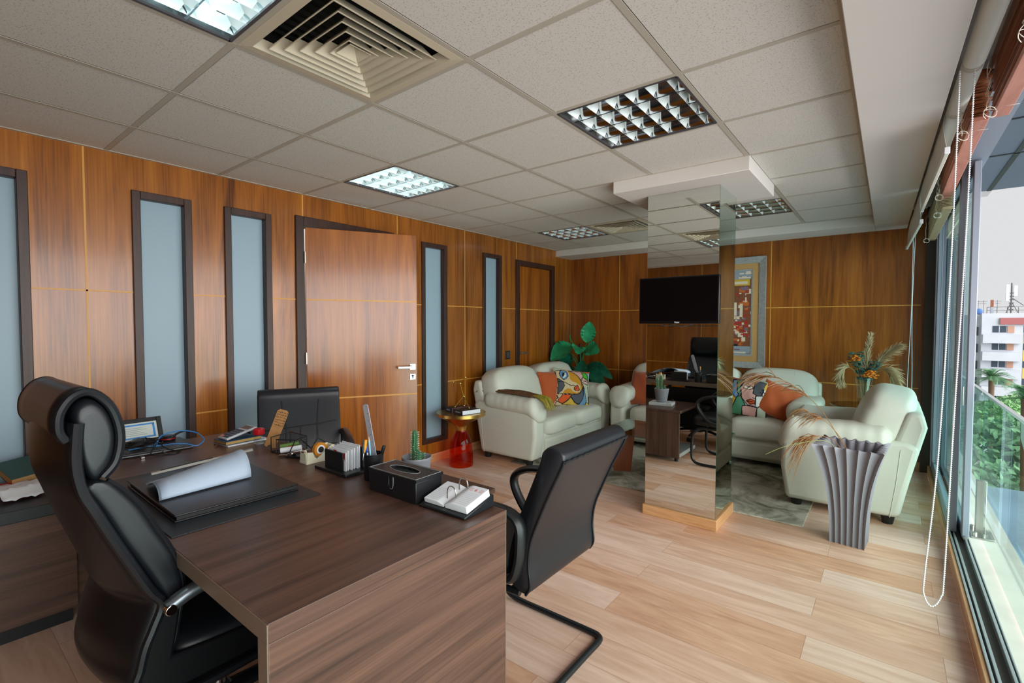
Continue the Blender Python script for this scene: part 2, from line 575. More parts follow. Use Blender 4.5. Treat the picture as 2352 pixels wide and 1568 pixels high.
WINS = [(-0.65, -0.33), (0.115, 0.434), (0.631, 0.951), (2.41, 2.752), (3.313, 3.645)]
DOORS = [(1.134, 2.075, 2.24), (3.923, 4.785, 2.195)]
wl = MB()
cuts = sorted([(a + .02, b - .02, .22, 2.19) for a, b in WINS] + [(a + .03, b - .03, 0, h - .03) for a, b, h in DOORS])
y = YF - .1
for a, b, z0, z1 in cuts:
    wl.box(-.12, 0, y, a, 0, 2.5)
    if z0 > 0: wl.box(-.12, 0, a, b, 0, z0)
    wl.box(-.12, 0, a, b, z1, 2.5)
    y = b
wl.box(-.12, 0, y, YB + .1, 0, 2.5)
wall_left = tag(wl.build('wall_left', WALL), kind='structure')
inl = MB()
spans = []
edges = sorted([(a, b) for a, b in WINS] + [(a, b) for a, b, h in DOORS])
y = YF
for a, b in edges:
    spans.append((y, a)); y = b
spans.append((y, YB))
for z in (0.803, 1.592):
    for a, b in spans: inl.box(-.001, .0012, a, b, z - .0045, z + .0045)
for yv in (-0.10, 2.12, 3.026, 3.94):
    z0 = 0
    for a, b, h in DOORS:
        if a < yv < b: z0 = h
    inl.box(-.001, .0012, yv - .0045, yv + .0045, z0, HC)
inl.box(-.001, .0012, 1.2 - .0045, 1.2 + .0045, 2.24, HC)
inl.build('inlay', INLAY, wall_left)

wall_back = tag(MB().box(-.12, 4.05, YB, YB + .1, 0, 2.5).build('wall_back', WALLB), kind='structure')
inl = MB()
for z in (0.79, 1.588): inl.box(0, 3.86, YB - .0012, YB + .001, z - .0045, z + .0045)
for xv in (0.757, 1.669, 2.581): inl.box(xv - .0045, xv + .0045, YB - .0012, YB + .001, 0, HS)
inl.build('inlay', INLAY, wall_back)

wall_front = tag(MB().box(-.12, 4.3, YF - .1, YF, 0, 2.5).build('wall_front', WALL), kind='structure')
inl = MB()
for z in (0.803, 1.592): inl.box(0, 3.9, YF - .001, YF + .0012, z - .0045, z + .0045)
for xv in (0.45, 1.33, 2.24, 3.15): inl.box(xv - .0045, xv + .0045, YF - .001, YF + .0012, 0, HC)
inl.build('inlay', INLAY, wall_front)

# ceiling tiles on the 0.6 m grid, with openings where lights and vents sit
GX = [0.537 + .6 * i for i in range(5)]
LIGHTS = [(2, -1), (0, 2), (3, 2), (3, 6), (0, 6)]      # (column, row) of the grid
VENTS = [(2, 0), (1, 6)]
BX0, BX1, BY0, BY1 = 2.06, 2.95, 2.395, 3.165           # bulkhead round the column
ce = MB()
xs = [-.05, GX[0]] + GX[1:] + [3.50]
ys = [YF] + [-1.2 + .6 * i for i in range(0, 11)]
ys = [YF, -1.2, -.6] + [.6 * i for i in range(0, 9)] + [4.83]
holes = {(round(GX[i], 3), round(.6 * j, 3)) for i, j in LIGHTS + VENTS}
for i in range(len(xs) - 1):
    for j in range(len(ys) - 1):
        if (round(xs[i], 3), round(ys[j], 3)) in holes: continue
        ce.box(xs[i], xs[i + 1], ys[j], ys[j + 1], HC, HC + .015)
ceiling = tag(ce.build('ceiling', TILE), kind='structure')
g = MB()
for x in GX: g.box(x - .012, x + .012, YF, 4.83, HC - .003, HC + .012)
for yv in ys[1:-1]: g.box(0, 3.50, yv - .012, yv + .012, HC - .0025, HC + .012)
g.box(3.478, 3.502, YF, 4.83, HC - .004, HC + .01)
g.box(0, 3.5, 4.81, 4.834, HC - .004, HC + .01)
g.box(0, .02, YF, 4.83, HC - .004, HC + .01)
g.build('ceiling_grid', GRIDM, ceiling)
gg = MB()  # thin dark strips stand in for the shade along the grid bars
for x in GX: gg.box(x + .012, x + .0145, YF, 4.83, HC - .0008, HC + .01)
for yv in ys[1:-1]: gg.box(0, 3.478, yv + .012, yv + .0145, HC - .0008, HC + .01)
gg.build('gap_shade', mat('gap_shade_dark', s(60, 54, 46), .8), ceiling)
tag(MB().box(-.1, 4.3, YF - .1, YB + .1, 2.56, 2.66).build('roof_slab', PLASTER), kind='structure')
so = MB()
so.prism([(3.50, YF), (3.855, YF), (3.742, YB), (3.50, YB)], 2, HS, 2.56)
so.box(-.05, 3.50, 4.83, YB, HS, 2.56)
so.box(-.05, 3.50, YF, -1.48, HS, 2.56)
so.box(3.74, 4.06, YF, YB, 2.50, 2.56)
tag(so.build('trim_1', PLASTER, bevel=.003), kind='structure')       # dropped soffit along window, back and front
tag(MB().box(BX0, BX1, BY0, BY1, HS, HC + .01).build('trim_2', PLASTER, bevel=.003), kind='structure')   # bulkhead round the column

# skirting
sk = MB()
y = YF
for a, b, h in DOORS:
    sk.box(0, .014, y, a, 0, .085); y = b
sk.box(0, .014, y, YB, 0, .085)
tag(sk.build('baseboard_left', OAKTRIM, bevel=.003), kind='structure')
tag(MB().box(0, XW, YB - .014, YB, 0, .085).build('baseboard_back', OAKTRIM, bevel=.003), kind='structure')
tag(MB().box(0, XW, YF, YF + .014, 0, .085).build('baseboard_front', OAKTRIM, bevel=.003), kind='structure')
tag(MB().box(XW, XW + .018, YF, YB, 0, .072).build('baseboard_right', OAKTRIM, bevel=.004), kind='structure')

# ---- slim frosted windows in the wood wall
for k, (a, b) in enumerate(WINS):
    w = struct('window_%d' % (k + 1))
    fr = MB(); t = .044
    z0, z1 = .2, 2.21
    fr.box(-.09, .016, a, a + t, z0, z1); fr.box(-.09, .016, b - t, b, z0, z1)
    fr.box(-.09, .016, a + t, b - t, z0, z0 + t); fr.box(-.09, .016, a + t, b - t, z1 - t, z1)
    fr.build('window_frame', FRAMEW, w, bevel=.003)
    MB().box(-.05, -.042, a + t, b - t, z0 + t, z1 - t).build('pane', FROST, w)

# ---- doors
def lever(parent, x, y, z, d=-1, M=None):
    r = MB().box(x, x + .008, y - .025, y + .025, z - .025, z + .025)
    h = r.build('handle', CHROME, parent, bevel=.002)
    l = MB().tube([(x + .004, y, z), (x + .05, y, z)], .009, 10)
    l.box(x + .04, x + .055, min(y, y + d * .125) - .008, max(y, y + d * .125) + .008, z - .010, z + .010)
    l.build('lever', STEEL, h, bevel=.003)
    return h

d1 = struct('door_1')
a, b, h = DOORS[0]
fr = MB()
fr.box(-.11, .018, a, a + .068, 0, h); fr.box(-.11, .018, b - .068, b, 0, h); fr.box(-.11, .018, a + .068, b - .068, h - .072, h)
fr.build('door_frame', FRAMEW, d1, bevel=.004)
ang = -math.atan2(.41, .775)
leaf = MB().box(-.038, 0, 0, .875, .012, 2.155).build('leaf', DOORW, d1, loc=(.022, 1.207, 0), rot=(0, 0, ang), bevel=.002)
li = MB()
for z in (.803, 1.592): li.box(-.0005, .0012, .002, .873, z - .006, z + .006)
li.build('inlay', INLAY, leaf)
lever(leaf, 0, .835, 1.035)
kp = MB().box(0, .008, .81, .86, .925, .975).build('lock_plate', CHROME, leaf, bevel=.002)
MB().box(.0078, .0095, .83, .84, .935, .965).box(.0078, .0095, .826, .844, .953, .966).build('keyhole', BLACKP, kp)
for z in (1.92, 1.13, .3):
    MB().tube([(.006, -.004, z - .045), (.006, -.004, z + .045)], .008, 8).build('hinge', STEEL, leaf)
MB().box(-.028, -.01, .874, .8765, .93, 1.09).build('latch_plate', STEEL, leaf)

d2 = struct('door_2')
a, b, h = DOORS[1]
fr = MB()
fr.box(-.11, .018, a, a + .07, 0, h); fr.box(-.11, .018, b - .07, b, 0, h); fr.box(-.11, .018, a + .07, b - .07, h - .064, h)
fr.build('door_frame', FRAMEW, d2, bevel=.004)
lf = MB().box(-.07, -.03, a + .07, b - .07, .01, h - .064).build('leaf', DOORW, d2)
MB().box(-.031, -.0285, a + .07, b - .07, 1.586, 1.597).box(-.031, -.0285, a + .07, b - .07, .797, .808).build('inlay', INLAY, lf)
lever(lf, -.03, a + .11, 1.04, 1)
MB().box(-.03, -.026, a + .1, a + .12, .92, .97).build('lock_plate', STEEL, lf)
# corridor behind the ajar door
tag(MB().box(-.9, -.85, .6, 2.8, -.1, 2.6).build('wall_corridor', PLASTER), kind='structure')

sw = thing('light_switch', 'black light switch on the wood wall left of the far closed door', 'light switch', (0, 3.77, 1.03))
MB().box(.0, .008, -.042, .042, -.05, .05).build('plate', BLACKP, sw, bevel=.003)
MB().box(.008, .012, -.027, .027, -.036, .036).build('rocker', mat('switch_grey', s(70, 66, 62), .4), sw, bevel=.002)

# ---- glazed balcony side: sliding frames on the sill
win = struct('window_6')
si = MB()
si.box(3.958, 4.052, YF, YB, -.1, .045)
si.box(3.958, 3.968, YF, YB, .045, .080)
for x in (3.978, 4.026): si.box(x, x + .011, YF, YB, .045, .076)
si.box(4.046, 4.052, YF, YB, .045, .066)
si.build('sill_track', ALUL, win, bevel=.002)
MB().box(3.968, 4.046, YF, YB, .0452, .048).build('track_channel', mat('channel_brown', s(70, 62, 56), .6), win)
MB().box(3.955, 4.075, YF, YB, 2.40, 2.50).build('head_frame', ALU, win)
fj = MB()
fj.box(3.955, 4.075, YB - .075, YB, .045, 2.40)
fj.build('jamb', ALU, win, bevel=.003)
tag(MB().box(3.885, 3.957, YB - .045, YB + .02, 0, 2.5).build('trim_3', mat('dark_brown_post', s(70, 58, 52), .5)), kind='structure')
def sash(x, y0, y1, nm):
    f = MB(); w = .07
    f.box(x - .017, x + .017, y0, y0 + w, .076, 2.39); f.box(x - .017, x + .017, y1 - w, y1, .076, 2.39)
    f.box(x - .017, x + .017, y0 + w, y1 - w, .076, .15); f.box(x - .017, x + .017, y0 + w, y1 - w, 2.31, 2.39)
    o = f.build(nm, ALU, win, bevel=.004)
    MB().box(x - .003, x + .003, y0 + w, y1 - w, .15, 2.31).build('pane', PANE, o)
    return o
sash(3.981, 3.36, YB - .09, 'sliding_sash')
sash(4.03, 3.27, 5.0, 'sliding_sash')
MB().box(3.995, 4.001, 3.272, 3.30, .9, 1.02).build('sash_lock', STEEL, win, bevel=.002)
rl = MB()
rl.tube([(4.028, 3.255, .082), (4.028, 3.275, .082)], .012, 10); rl.build('roller_stop', STEEL, win)

# ---- balcony ledge, soffit and balustrade
tag(MB().box(4.052, 4.255, YF - .5, 7.0, -.35, .047).build('balcony_floor', MARBLE), kind='structure')
bs = MB().box(4.06, 5.1, YF - .5, 4.88, 2.52, 2.60).build('balcony_ceiling', mat('slate_soffit', s(96, 108, 120), .5))
tag(bs, kind='structure')
jn = MB()
for x in (4.075, 4.26, 4.9): jn.box(x - .014, x + .014, YF, 4.88, 2.516, 2.522)
for yv in (1.6, 2.3, 3.0, 3.75): jn.box(4.06, 5.1, yv - .01, yv + .01, 2.516, 2.522)
jn.build('joint', BLACKP, bs)
bal = thing('glass_balustrade', 'green tinted glass balustrade standing on the stone balcony ledge', 'balustrade', (0, 0, 0))
for y0, y1 in ((YF, 1.45), (1.47, 3.49), (3.52, 6.9)):
    MB().box(4.114, 4.126, y0, y1, .06, .962).build('glass_panel', BALG, bal)
    MB().box(4.110, 4.130, y0, y1, .958, .972).build('top_rail', ALUL, bal)
po = MB()
po.box(4.095, 4.145, 3.485, 3.525, .05, .40); po.build('post', STEEL, bal, bevel=.003)
MB().box(4.07, 4.18, 3.40, 3.60, .045, .058).build('base_plate', STEEL, bal, bevel=.003)
for yv in (3.43, 3.57): MB().lathe([(.012, .058), (.012, .078), (.004, .082)], 4.088, yv, 10).build('bolt', STEEL, bal)
tag(MB().box(4.26, 16, 2, 17.5, -3.3, -3.0).build('roof_lower', mat('blue_grey_roofing', s(128, 150, 172), .7, noise=(.6, 5, .15))), kind='structure')

# ------------------------------------------------------------------ ceiling lights and air vents
LOUV = mat('mirror_louvre', s(206, 212, 214), 0.1, 1.0)
BLADE = mat('louvre_blade', s(226, 236, 234), 0.4, 0.35)
HOUS = mat('light_housing', s(170, 176, 178), 0.25, 0.9)
TUBE_OFF = mat('tube_off', s(206, 214, 212), 0.4)
TUBE_ON = mat('tube_on', s(240, 250, 250), 0.5, emit=(0.70, 0.94, 1.0, 1), estr=14.0)


def ceiling_light(i, j, lit, label):
    cx, cy = GX[i] + .3, .6 * j + .3
    t = thing('ceiling_light', label, 'ceiling light', (cx, cy, HC), 0, 'recessed ceiling lights')
    w = .286
    hs = MB()
    hs.box(-w, w, -w, w, .082, .09)
    hs.box(-w, -w + .003, -w, w, .0, .085); hs.box(w - .003, w, -w, w, .0, .085)
    hs.box(-w, w, -w, -w + .003, .0, .085); hs.box(-w, w, w - .003, w, .0, .085)
    hs.build('housing', HOUS, t, smooth=False)
    lv = MB()
    # long curved reflectors (run along x) in four bays, V blades across
    for k in range(4):
        c = -w + (k + .5) * w / 2
        for sgn in (-1, 1):
            def fn(u, v, c=c, sgn=sgn):
                return (-w + 2 * w * u, c + sgn * (w / 4 - .004 - .030 * v ** 1.6), .002 + .052 * v)
            lv.grid(fn, 1, 6)
        for q in range(6):
            x = -w + (q + .5) * w / 3
            if q == 0: x = -w + .04
            hw = w / 4 - .003
            p = [(x - .012, .050), (x, .001), (x + .012, .050)]
            for (x0, z0), (x1, z1) in ((p[0], p[1]), (p[1], p[2])):
                lv.quad((x0, c - hw * .62, z0), (x0, c + hw * .62, z0), (x1, c + hw, z1), (x1, c - hw, z1), 1)
    lv.build('louvre', [LOUV, BLADE], t, sharp=30)
    fr = MB()
    for a in (-1, 1):
        fr.box(-w - .002, w + .002, a * w - .006, a * w + .006, -.004, .004)
        fr.box(a * w - .006, a * w + .006, -w, w, -.004, .004)
    fr.build('frame', ALUD, t)
    for k in range(4):
        c = -w + (k + .5) * w / 2
        MB().tube([(-w + .015, c, .064), (w - .015, c, .064)], .013, 10).build('tube', TUBE_ON if lit else TUBE_OFF, t)
    return t


LL = ['lit square louvre light beside the big square air vent', 'lit square louvre light in the ceiling above the ajar door',
      'unlit louvre light with wood reflections in the ceiling before the column', 'louvre light in the ceiling behind the mirrored column',
      'small looking unlit louvre light beside the far air vent']
for (i, j), lit, lb in zip(LIGHTS, (True, True, False, False, False), LL): ceiling_light(i, j, lit, lb)

VENTM = mat('vent_paint', s(196, 186, 162), 0.45)
VENTD = mat('vent_dark', s(26, 28, 24), 0.7)


def vent(i, j, label):
    cx, cy = GX[i] + .3, .6 * j + .3
    t = thing('air_vent', label, 'air vent', (cx, cy, HC), 0, 'square ceiling air vents')
    W = .288
    MB().box(-W, W, -W, W, .10, .105).build('duct', VENTD, t)
    sd = MB()
    for a in (-1, 1):
        sd.box(-W, W, a * W - .002, a * W + .002, 0, .1); sd.box(a * W - .002, a * W + .002, -W, W, 0, .1)
    for q in range(-5, 6): sd.box(q * .045 - .002, q * .045 + .002, -W, W, .07, .085)
    sd.build('damper', VENTD, t)
    def ring(m, r0, z0, r1, z1):
        th = .0
        a = [(-r0, -r0, z0), (r0, -r0, z0), (r0, r0, z0), (-r0, r0, z0)]
        b = [(-r1, -r1, z1), (r1, -r1, z1), (r1, r1, z1), (-r1, r1, z1)]
        m.loft([a, b], caps=False)
    f = MB()
    ring(f, W, -.002, W - .036, -.004); ring(f, W - .036, -.004, W - .052, .03)
    f.build('frame', VENTM, t, solid=.003, smooth=False)
    v = MB()
    for k in range(5):
        r = .212 - k * .038
        ring(v, r, -.010, r - .034, .036)
        ring(v, r + .004, -.010, r, -.010)
    v.build('vanes', VENTM, t, solid=.002, smooth=False)
    c = MB()
    c.add([(-.045, -.045, -.008), (.045, -.045, -.008), (.045, .045, -.008), (-.045, .045, -.008), (0, 0, .035)],
          [(0, 1, 4), (1, 2, 4), (2, 3, 4), (3, 0, 4)])
    c.build('core', VENTM, t, solid=.002, smooth=False)
    return t


vent(*VENTS[0], 'large square air vent beside the brightest ceiling light')
vent(*VENTS[1], 'small looking air vent in the far ceiling, left of the column top')

# ------------------------------------------------------------------ mirrored column and TV
CX0, CX1, CY0, CY1 = 2.232, 2.728, 2.608, 3.02
col = thing('mirrored_column', 'square column clad in mirror panels with an oak skirting', 'column', (0, 0, 0))
MB().box(CX0 + .008, CX1 - .008, CY0 + .008, CY1 - .008, 0, HS).build('core', GEDGE, col)


def mpanel(x0, x1, y0, y1, z0, z1, face, m):
    b = MB()
    b.box(x0, x1, y0, y1, z0, z1, 1)
    # the silvered face is one of the six
    idx = {'-y': 2, '+y': 3, '-x': 4, '+x': 5}[face]
    b.mi[idx] = 0
    return b.build('mirror_panel', [m, GEDGE], col, smooth=False)


mpanel(CX0, CX1, CY0, CY0 + .006, .07, 1.388, '-y', MIRROR)
mpanel(CX0, CX1, CY0, CY0 + .006, 1.392, HS - .001, '-y', MIRROR)
mpanel(CX1 - .006, CX1, CY0 + .007, CY1, .07, HS - .001, '+x', MIRG)
mpanel(CX0, CX0 + .006, CY0 + .007, CY1, .07, HS - .001, '-x', MIRG)
mpanel(CX0, CX1, CY1, CY1 + .006, .07, HS - .001, '+y', MIRG)
skc = MB()
skc.box(CX0 - .014, CX1 + .014, CY0 - .014, CY1 + .02, 0, .075)
skc.build('skirting', OAKTRIM, col, bevel=.003)

tv = thing('tv', 'black flat TV mounted on the mirrored column', 'television', (2.474, 2.565, 1.568))
MB().box(-.276, .276, -.018, .018, -.163, .163).build('bezel', TVB, tv, bevel=.004)
MB().box(-.264, .264, -.0195, -.017, -.143, .152).build('screen', SCREEN, tv)
text('brand_lettering', 'Haier', .016, WHITE, tv, (0, -.0187, -.153), (radians(90), 0, 0))
MB().box(-.1, .1, .018, .044, -.1, .1).build('wall_bracket', BLACKP, tv)
MB().tube(smooth_path([(-.14, .03, -.163), (-.1, .035, -.178), (-.04, .035, -.17), (.02, .035, -.182), (.1, .03, -.163)], 5), .002, 6).build('cable', ALUD, tv)

# ------------------------------------------------------------------ desk group
dk = thing('executive_desk', 'wide dark wood grain desk with waterfall end panels and bronze edges', 'desk', (0, 0, 0))
DX0, DX1, DY0, DY1, DZ = .53, 2.593, -.304, .518, .753
MB().box(DX0, DX1 - .0, DY0 + .003, DY1 - .003, DZ - .045, DZ).build('desk_top', DESK, dk, bevel=.0015)
ep = MB().box(DX1 - .043, DX1, DY0 + .003, DY1 - .003, 0.004, DZ - .045)
ep.build('end_panel', DESK, dk, bevel=.0015)
MB().box(DX0, DX0 + .043, DY0 + .003, DY1 - .003, 0.004, DZ - .045).build('end_panel', DESK, dk, bevel=.0015)
for yy in (DY0, DY1 - .003):
    e = MB()
    e.box(DX0, DX1, yy, yy + .003, DZ - .045, DZ - .0015)
    e.box(DX1 - .043, DX1 - .001, yy, yy + .003, 0.004, DZ - .0455); e.box(DX0 + .001, DX0 + .043, yy, yy + .003, 0.004, DZ - .0455)
    e.build('edge_band', DESKE, dk)
MB().box(DX0 + .043, DX1 - .043, .14, .158, .16, .64).build('modesty_panel', BLACKS, dk)

cred = thing('low_return_cabinet', 'low wood grain cabinet with a charcoal top left of the desk chair', 'cabinet', (0, 0, 0))
MB().box(.06, .632, -1.5, -.26, .525, .58).build('cabinet_top', CREDT, cred, bevel=.003)
MB().box(.08, .624, -1.48, -.28, .058, .525).build('body', DESK, cred, bevel=.002)
MB().box(.09, .618, -1.46, -.30, 0, .058).build('plinth', BLACKS, cred)

side = thing('front_side_table', 'low dark wood side unit against the front of the desk, open at one end', 'side table', (0, 0, 0))
MB().box(1.36, 2.0, .525, 1.165, .502, .53).build('table_top', DESK, side, bevel=.006)
MB().box(1.38, 1.985, 1.135, 1.16, .045, .502).build('front_panel', DESKV, side, bevel=.002)
MB().box(1.38, 1.41, .54, 1.135, .045, .502).build('end_panel', DESKV, side, bevel=.002)
MB().box(1.41, 1.98, .62, 1.135, .045, .085).build('shelf', mat('grey_shelf', s(150, 148, 146), .5), side, bevel=.002)
for x in (1.43, 1.94):
    for yv in (.66, 1.1): MB().lathe([(.02, 0), (.02, .045)], x, yv, 12).build('foot', BLACKP, side)

# ---- executive chair
def shell_surface(prof, w, bulge):
    P = smooth_path([(0, a, b) for a, b in prof], 5)
    n = len(P)
    def fn(u, v):
        q = P[min(n - 1, int(round(v * (n - 1))))]
        xx = (u * 2 - 1)
        ww = w(v) if callable(w) else w
        return (xx * ww, q.y - bulge * (1 - xx * xx), q.z)
    return fn, n


def exec_chair():
    t = thing('executive_chair', 'high backed black leather executive chair with a rolled headrest at the desk', 'office chair', (1.80, -.113, 0), radians(1.5))
    prof = [(.20, .350), (.0, .345), (-.17, .345), (-.27, .37), (-.303, .43), (-.293, .471), (-.280, .525), (-.259, .575), (-.240, .630), (-.262, .668), (-.281, .707), (-.313, .779), (-.347, .856), (-.376, .927), (-.396, .977), (-.405, 1.03), (-.405, 1.08), (-.398, 1.15)]
    NP = len(prof) - 1
    P = smooth_path([(0, a, b) for a, b in prof], 4)
    n = len(P)
    def wid(v): return .262 - .030 * max(0, v - .75) / .25
    def fn(u, v):
        q = P[min(n - 1, int(round(v * (n - 1))))]
        xx = u * 2 - 1
        return (xx * wid(v), q.y - (.030 + .045 * max(0, 1 - abs(v - .45) / .35)) * (1 - xx * xx), q.z)
    MB().grid(fn, 16, n - 1).build('shell', LEATHER, t, solid=.020)
    for sx in (-1, 1):
        path = smooth_path([(sx * (wid(i / NP) + .002), a, b) for i, (a, b) in enumerate(prof)], 4)
        MB().tube(path, .013, 8).build('piping', PIPING, t)
    # back cushion: front and rear outline pairs lofted across the width
    F = [(-.222, .455), (-.205, .50), (-.196, .55), (-.182, .64), (-.190, .71), (-.214, .778), (-.239, .83), (-.272, .901), (-.309, .956), (-.345, .995)]
    B = [(-.262, .46), (-.262, .50), (-.248, .55), (-.230, .62), (-.250, .68), (-.288, .76), (-.318, .82), (-.352, .90), (-.378, .955), (-.392, .99)]
    rings = []
    for xx, k in ((-.254, .35), (-.253, .62), (-.248, .85), (-.236, .97), (-.2, 1.0), (-.1, 1.0), (0, 1.0), (.1, 1.0), (.2, 1.0), (.236, .97), (.248, .85), (.253, .62), (.254, .35)):
        sag = .030 * (1 - (xx / .254) ** 2)
        fr_, re_ = [], []
        for (fy, fz), (by, bz) in zip(F, B):
            my, mz = (fy + by) / 2, (fz + bz) / 2
            fr_.append((0, my + (fy - my) * k - sag, mz + (fz - mz) * k)); re_.append((0, my + (by - my) * k - sag, mz + (bz - mz) * k))
        loop = smooth_path(fr_ + re_[::-1], 3, closed=True)
        rings.append([(xx, q.y, q.z) for q in loop])
    MB().loft(rings).build('back_cushion', LEATHER_SOFT, t, sharp=75)
    for sx in (-1, 1):
        edge = smooth_path([(sx * .240, a - .001, b) for a, b in F], 4)
        MB().tube(edge, .008, 6).build('seam_roll', PIPING, t)
    # headrest: inner pad and the rolled wrap
    pad = MB()
    sec = smooth_path([(0, -.352, .998), (0, -.312, 1.05), (0, -.302, 1.12), (0, -.322, 1.185), (0, -.362, 1.218), (0, -.402, 1.195), (0, -.398, 1.12), (0, -.384, 1.04)], 4, closed=True)
    sec = [Vector((0, -.40 + (q.y + .40) * .80, q.z - .010)) for q in sec]
    cen = Vector((0, -.36, 1.105))
    rings = []
    for xx, k in ((-.226, .6), (-.225, .82), (-.218, .95), (-.19, 1), (.19, 1), (.218, .95), (.225, .82), (.226, .6)):
        rings.append([(xx, (cen + (q - cen) * k).y, (cen + (q - cen) * k).z) for q in sec])
    pad.loft(rings)
    pad.build('headrest', LEATHER_SOFT, t, sharp=70)
    wp = smooth_path([(0, -.338, 1.012), (0, -.302, 1.05), (0, -.290, 1.12), (0, -.312, 1.192), (0, -.36, 1.234), (0, -.405, 1.228), (0, -.436, 1.19), (0, -.440, 1.145), (0, -.424, 1.118)], 5)
    wp = [Vector((0, -.40 + (q.y + .40) * .80, q.z - .010)) for q in wp]
    MB().grid(lambda u, v: ((u * 2 - 1) * .226, wp[int(round(v * (len(wp) - 1)))].y, wp[int(round(v * (len(wp) - 1)))].z), 6, len(wp) - 1).build('headrest_wrap', LEATHER, t, solid=.018)
    for sx in (-1, 1):
        MB().tube([(sx * .227, q.y, q.z) for q in wp], .0105, 8).build('piping', PIPING, t)
    # seat
    st = MB().pill((0, .04, .425), (.245, .27, .062), .45, .35, 32, 12)
    st.build('seat', LEATHER_SOFT, t, sharp=70)
    for sx in (-1, 1):
        sp = MB().prism([(-.298, .43), (-.26, .362), (.22, .362), (.27, .40), (.05, .445), (-.12, .455), (-.215, .465), (-.200, .55), (-.190, .63), (-.240, .625), (-.258, .575), (-.288, .48)], 0, sx * .236, sx * .258)
        sp.build('side_panel', LEATHER, t, bevel=.008)
        ap = smooth_path([(sx * .295, -.238, .626), (sx * .297, -.16, .655), (sx * .300, -.02, .665), (sx * .300, .14, .662), (sx * .298, .21, .63), (sx * .288, .20, .52), (sx * .27, .14, .40)], 5)
        ar = MB().tube(ap, .022, 12, flat=(.9, 1.0))
        ao = ar.build('armrest', mat('polished_grey_%d' % sx, s(120, 126, 132), .3, .85), t)
        MB().tube([(sx * .296, -.236, .626), (sx * .3195, -.236, .626)], .0145, 16).build('pivot', CHROME, ao, bevel=.002)
    MB().box(-.11, .11, -.13, .15, .315, .352).build('mechanism', BLACKP, t, bevel=.01)
    MB().lathe([(.026, .12), (.026, .33)], 0, 0, 16).build('gas_lift', CHROME, t)
    lvp = MB()
    lvp.tube([(.08, .05, .33), (.2, .06, .33), (.27, .07, .325), (.30, .04, .30)], .006, 8)
    lvp.build('lever', BLACKP, t)
    lp = MB().pill((.265, -.02, .285), (.028, .06, .012), .6, .8, 16, 8).build('lever_paddle', BLACKP, t)
    hub = MB().lathe([(.05, .075), (.05, .12), (.03, .14)], 0, 0, 16)
    for k in range(5):
        a = 2 * pi * k / 5 + .35
        hub.tube([(0, 0, .11), (cos(a) * .15, sin(a) * .15, .10), (cos(a) * .31, sin(a) * .31, .075)], [.03, .026, .018], 8, flat=(.7, 1))
    hub.build('star_base', mat('base_grey', s(60, 62, 66), .35, .4), t)
    for k in range(5):
        a = 2 * pi * k / 5 + .35
        c = MB()
        for dd in (-.016, .016):
            px_, py_ = cos(a) * .31 - sin(a) * dd, sin(a) * .31 + cos(a) * dd
            c.tube([(px_ + sin(a) * .009, py_ - cos(a) * .009, .027), (px_ - sin(a) * .009, py_ + cos(a) * .009, .027)], .027, 14)
        c.build('caster', BLACKP, t)
    return t


exec_chair()


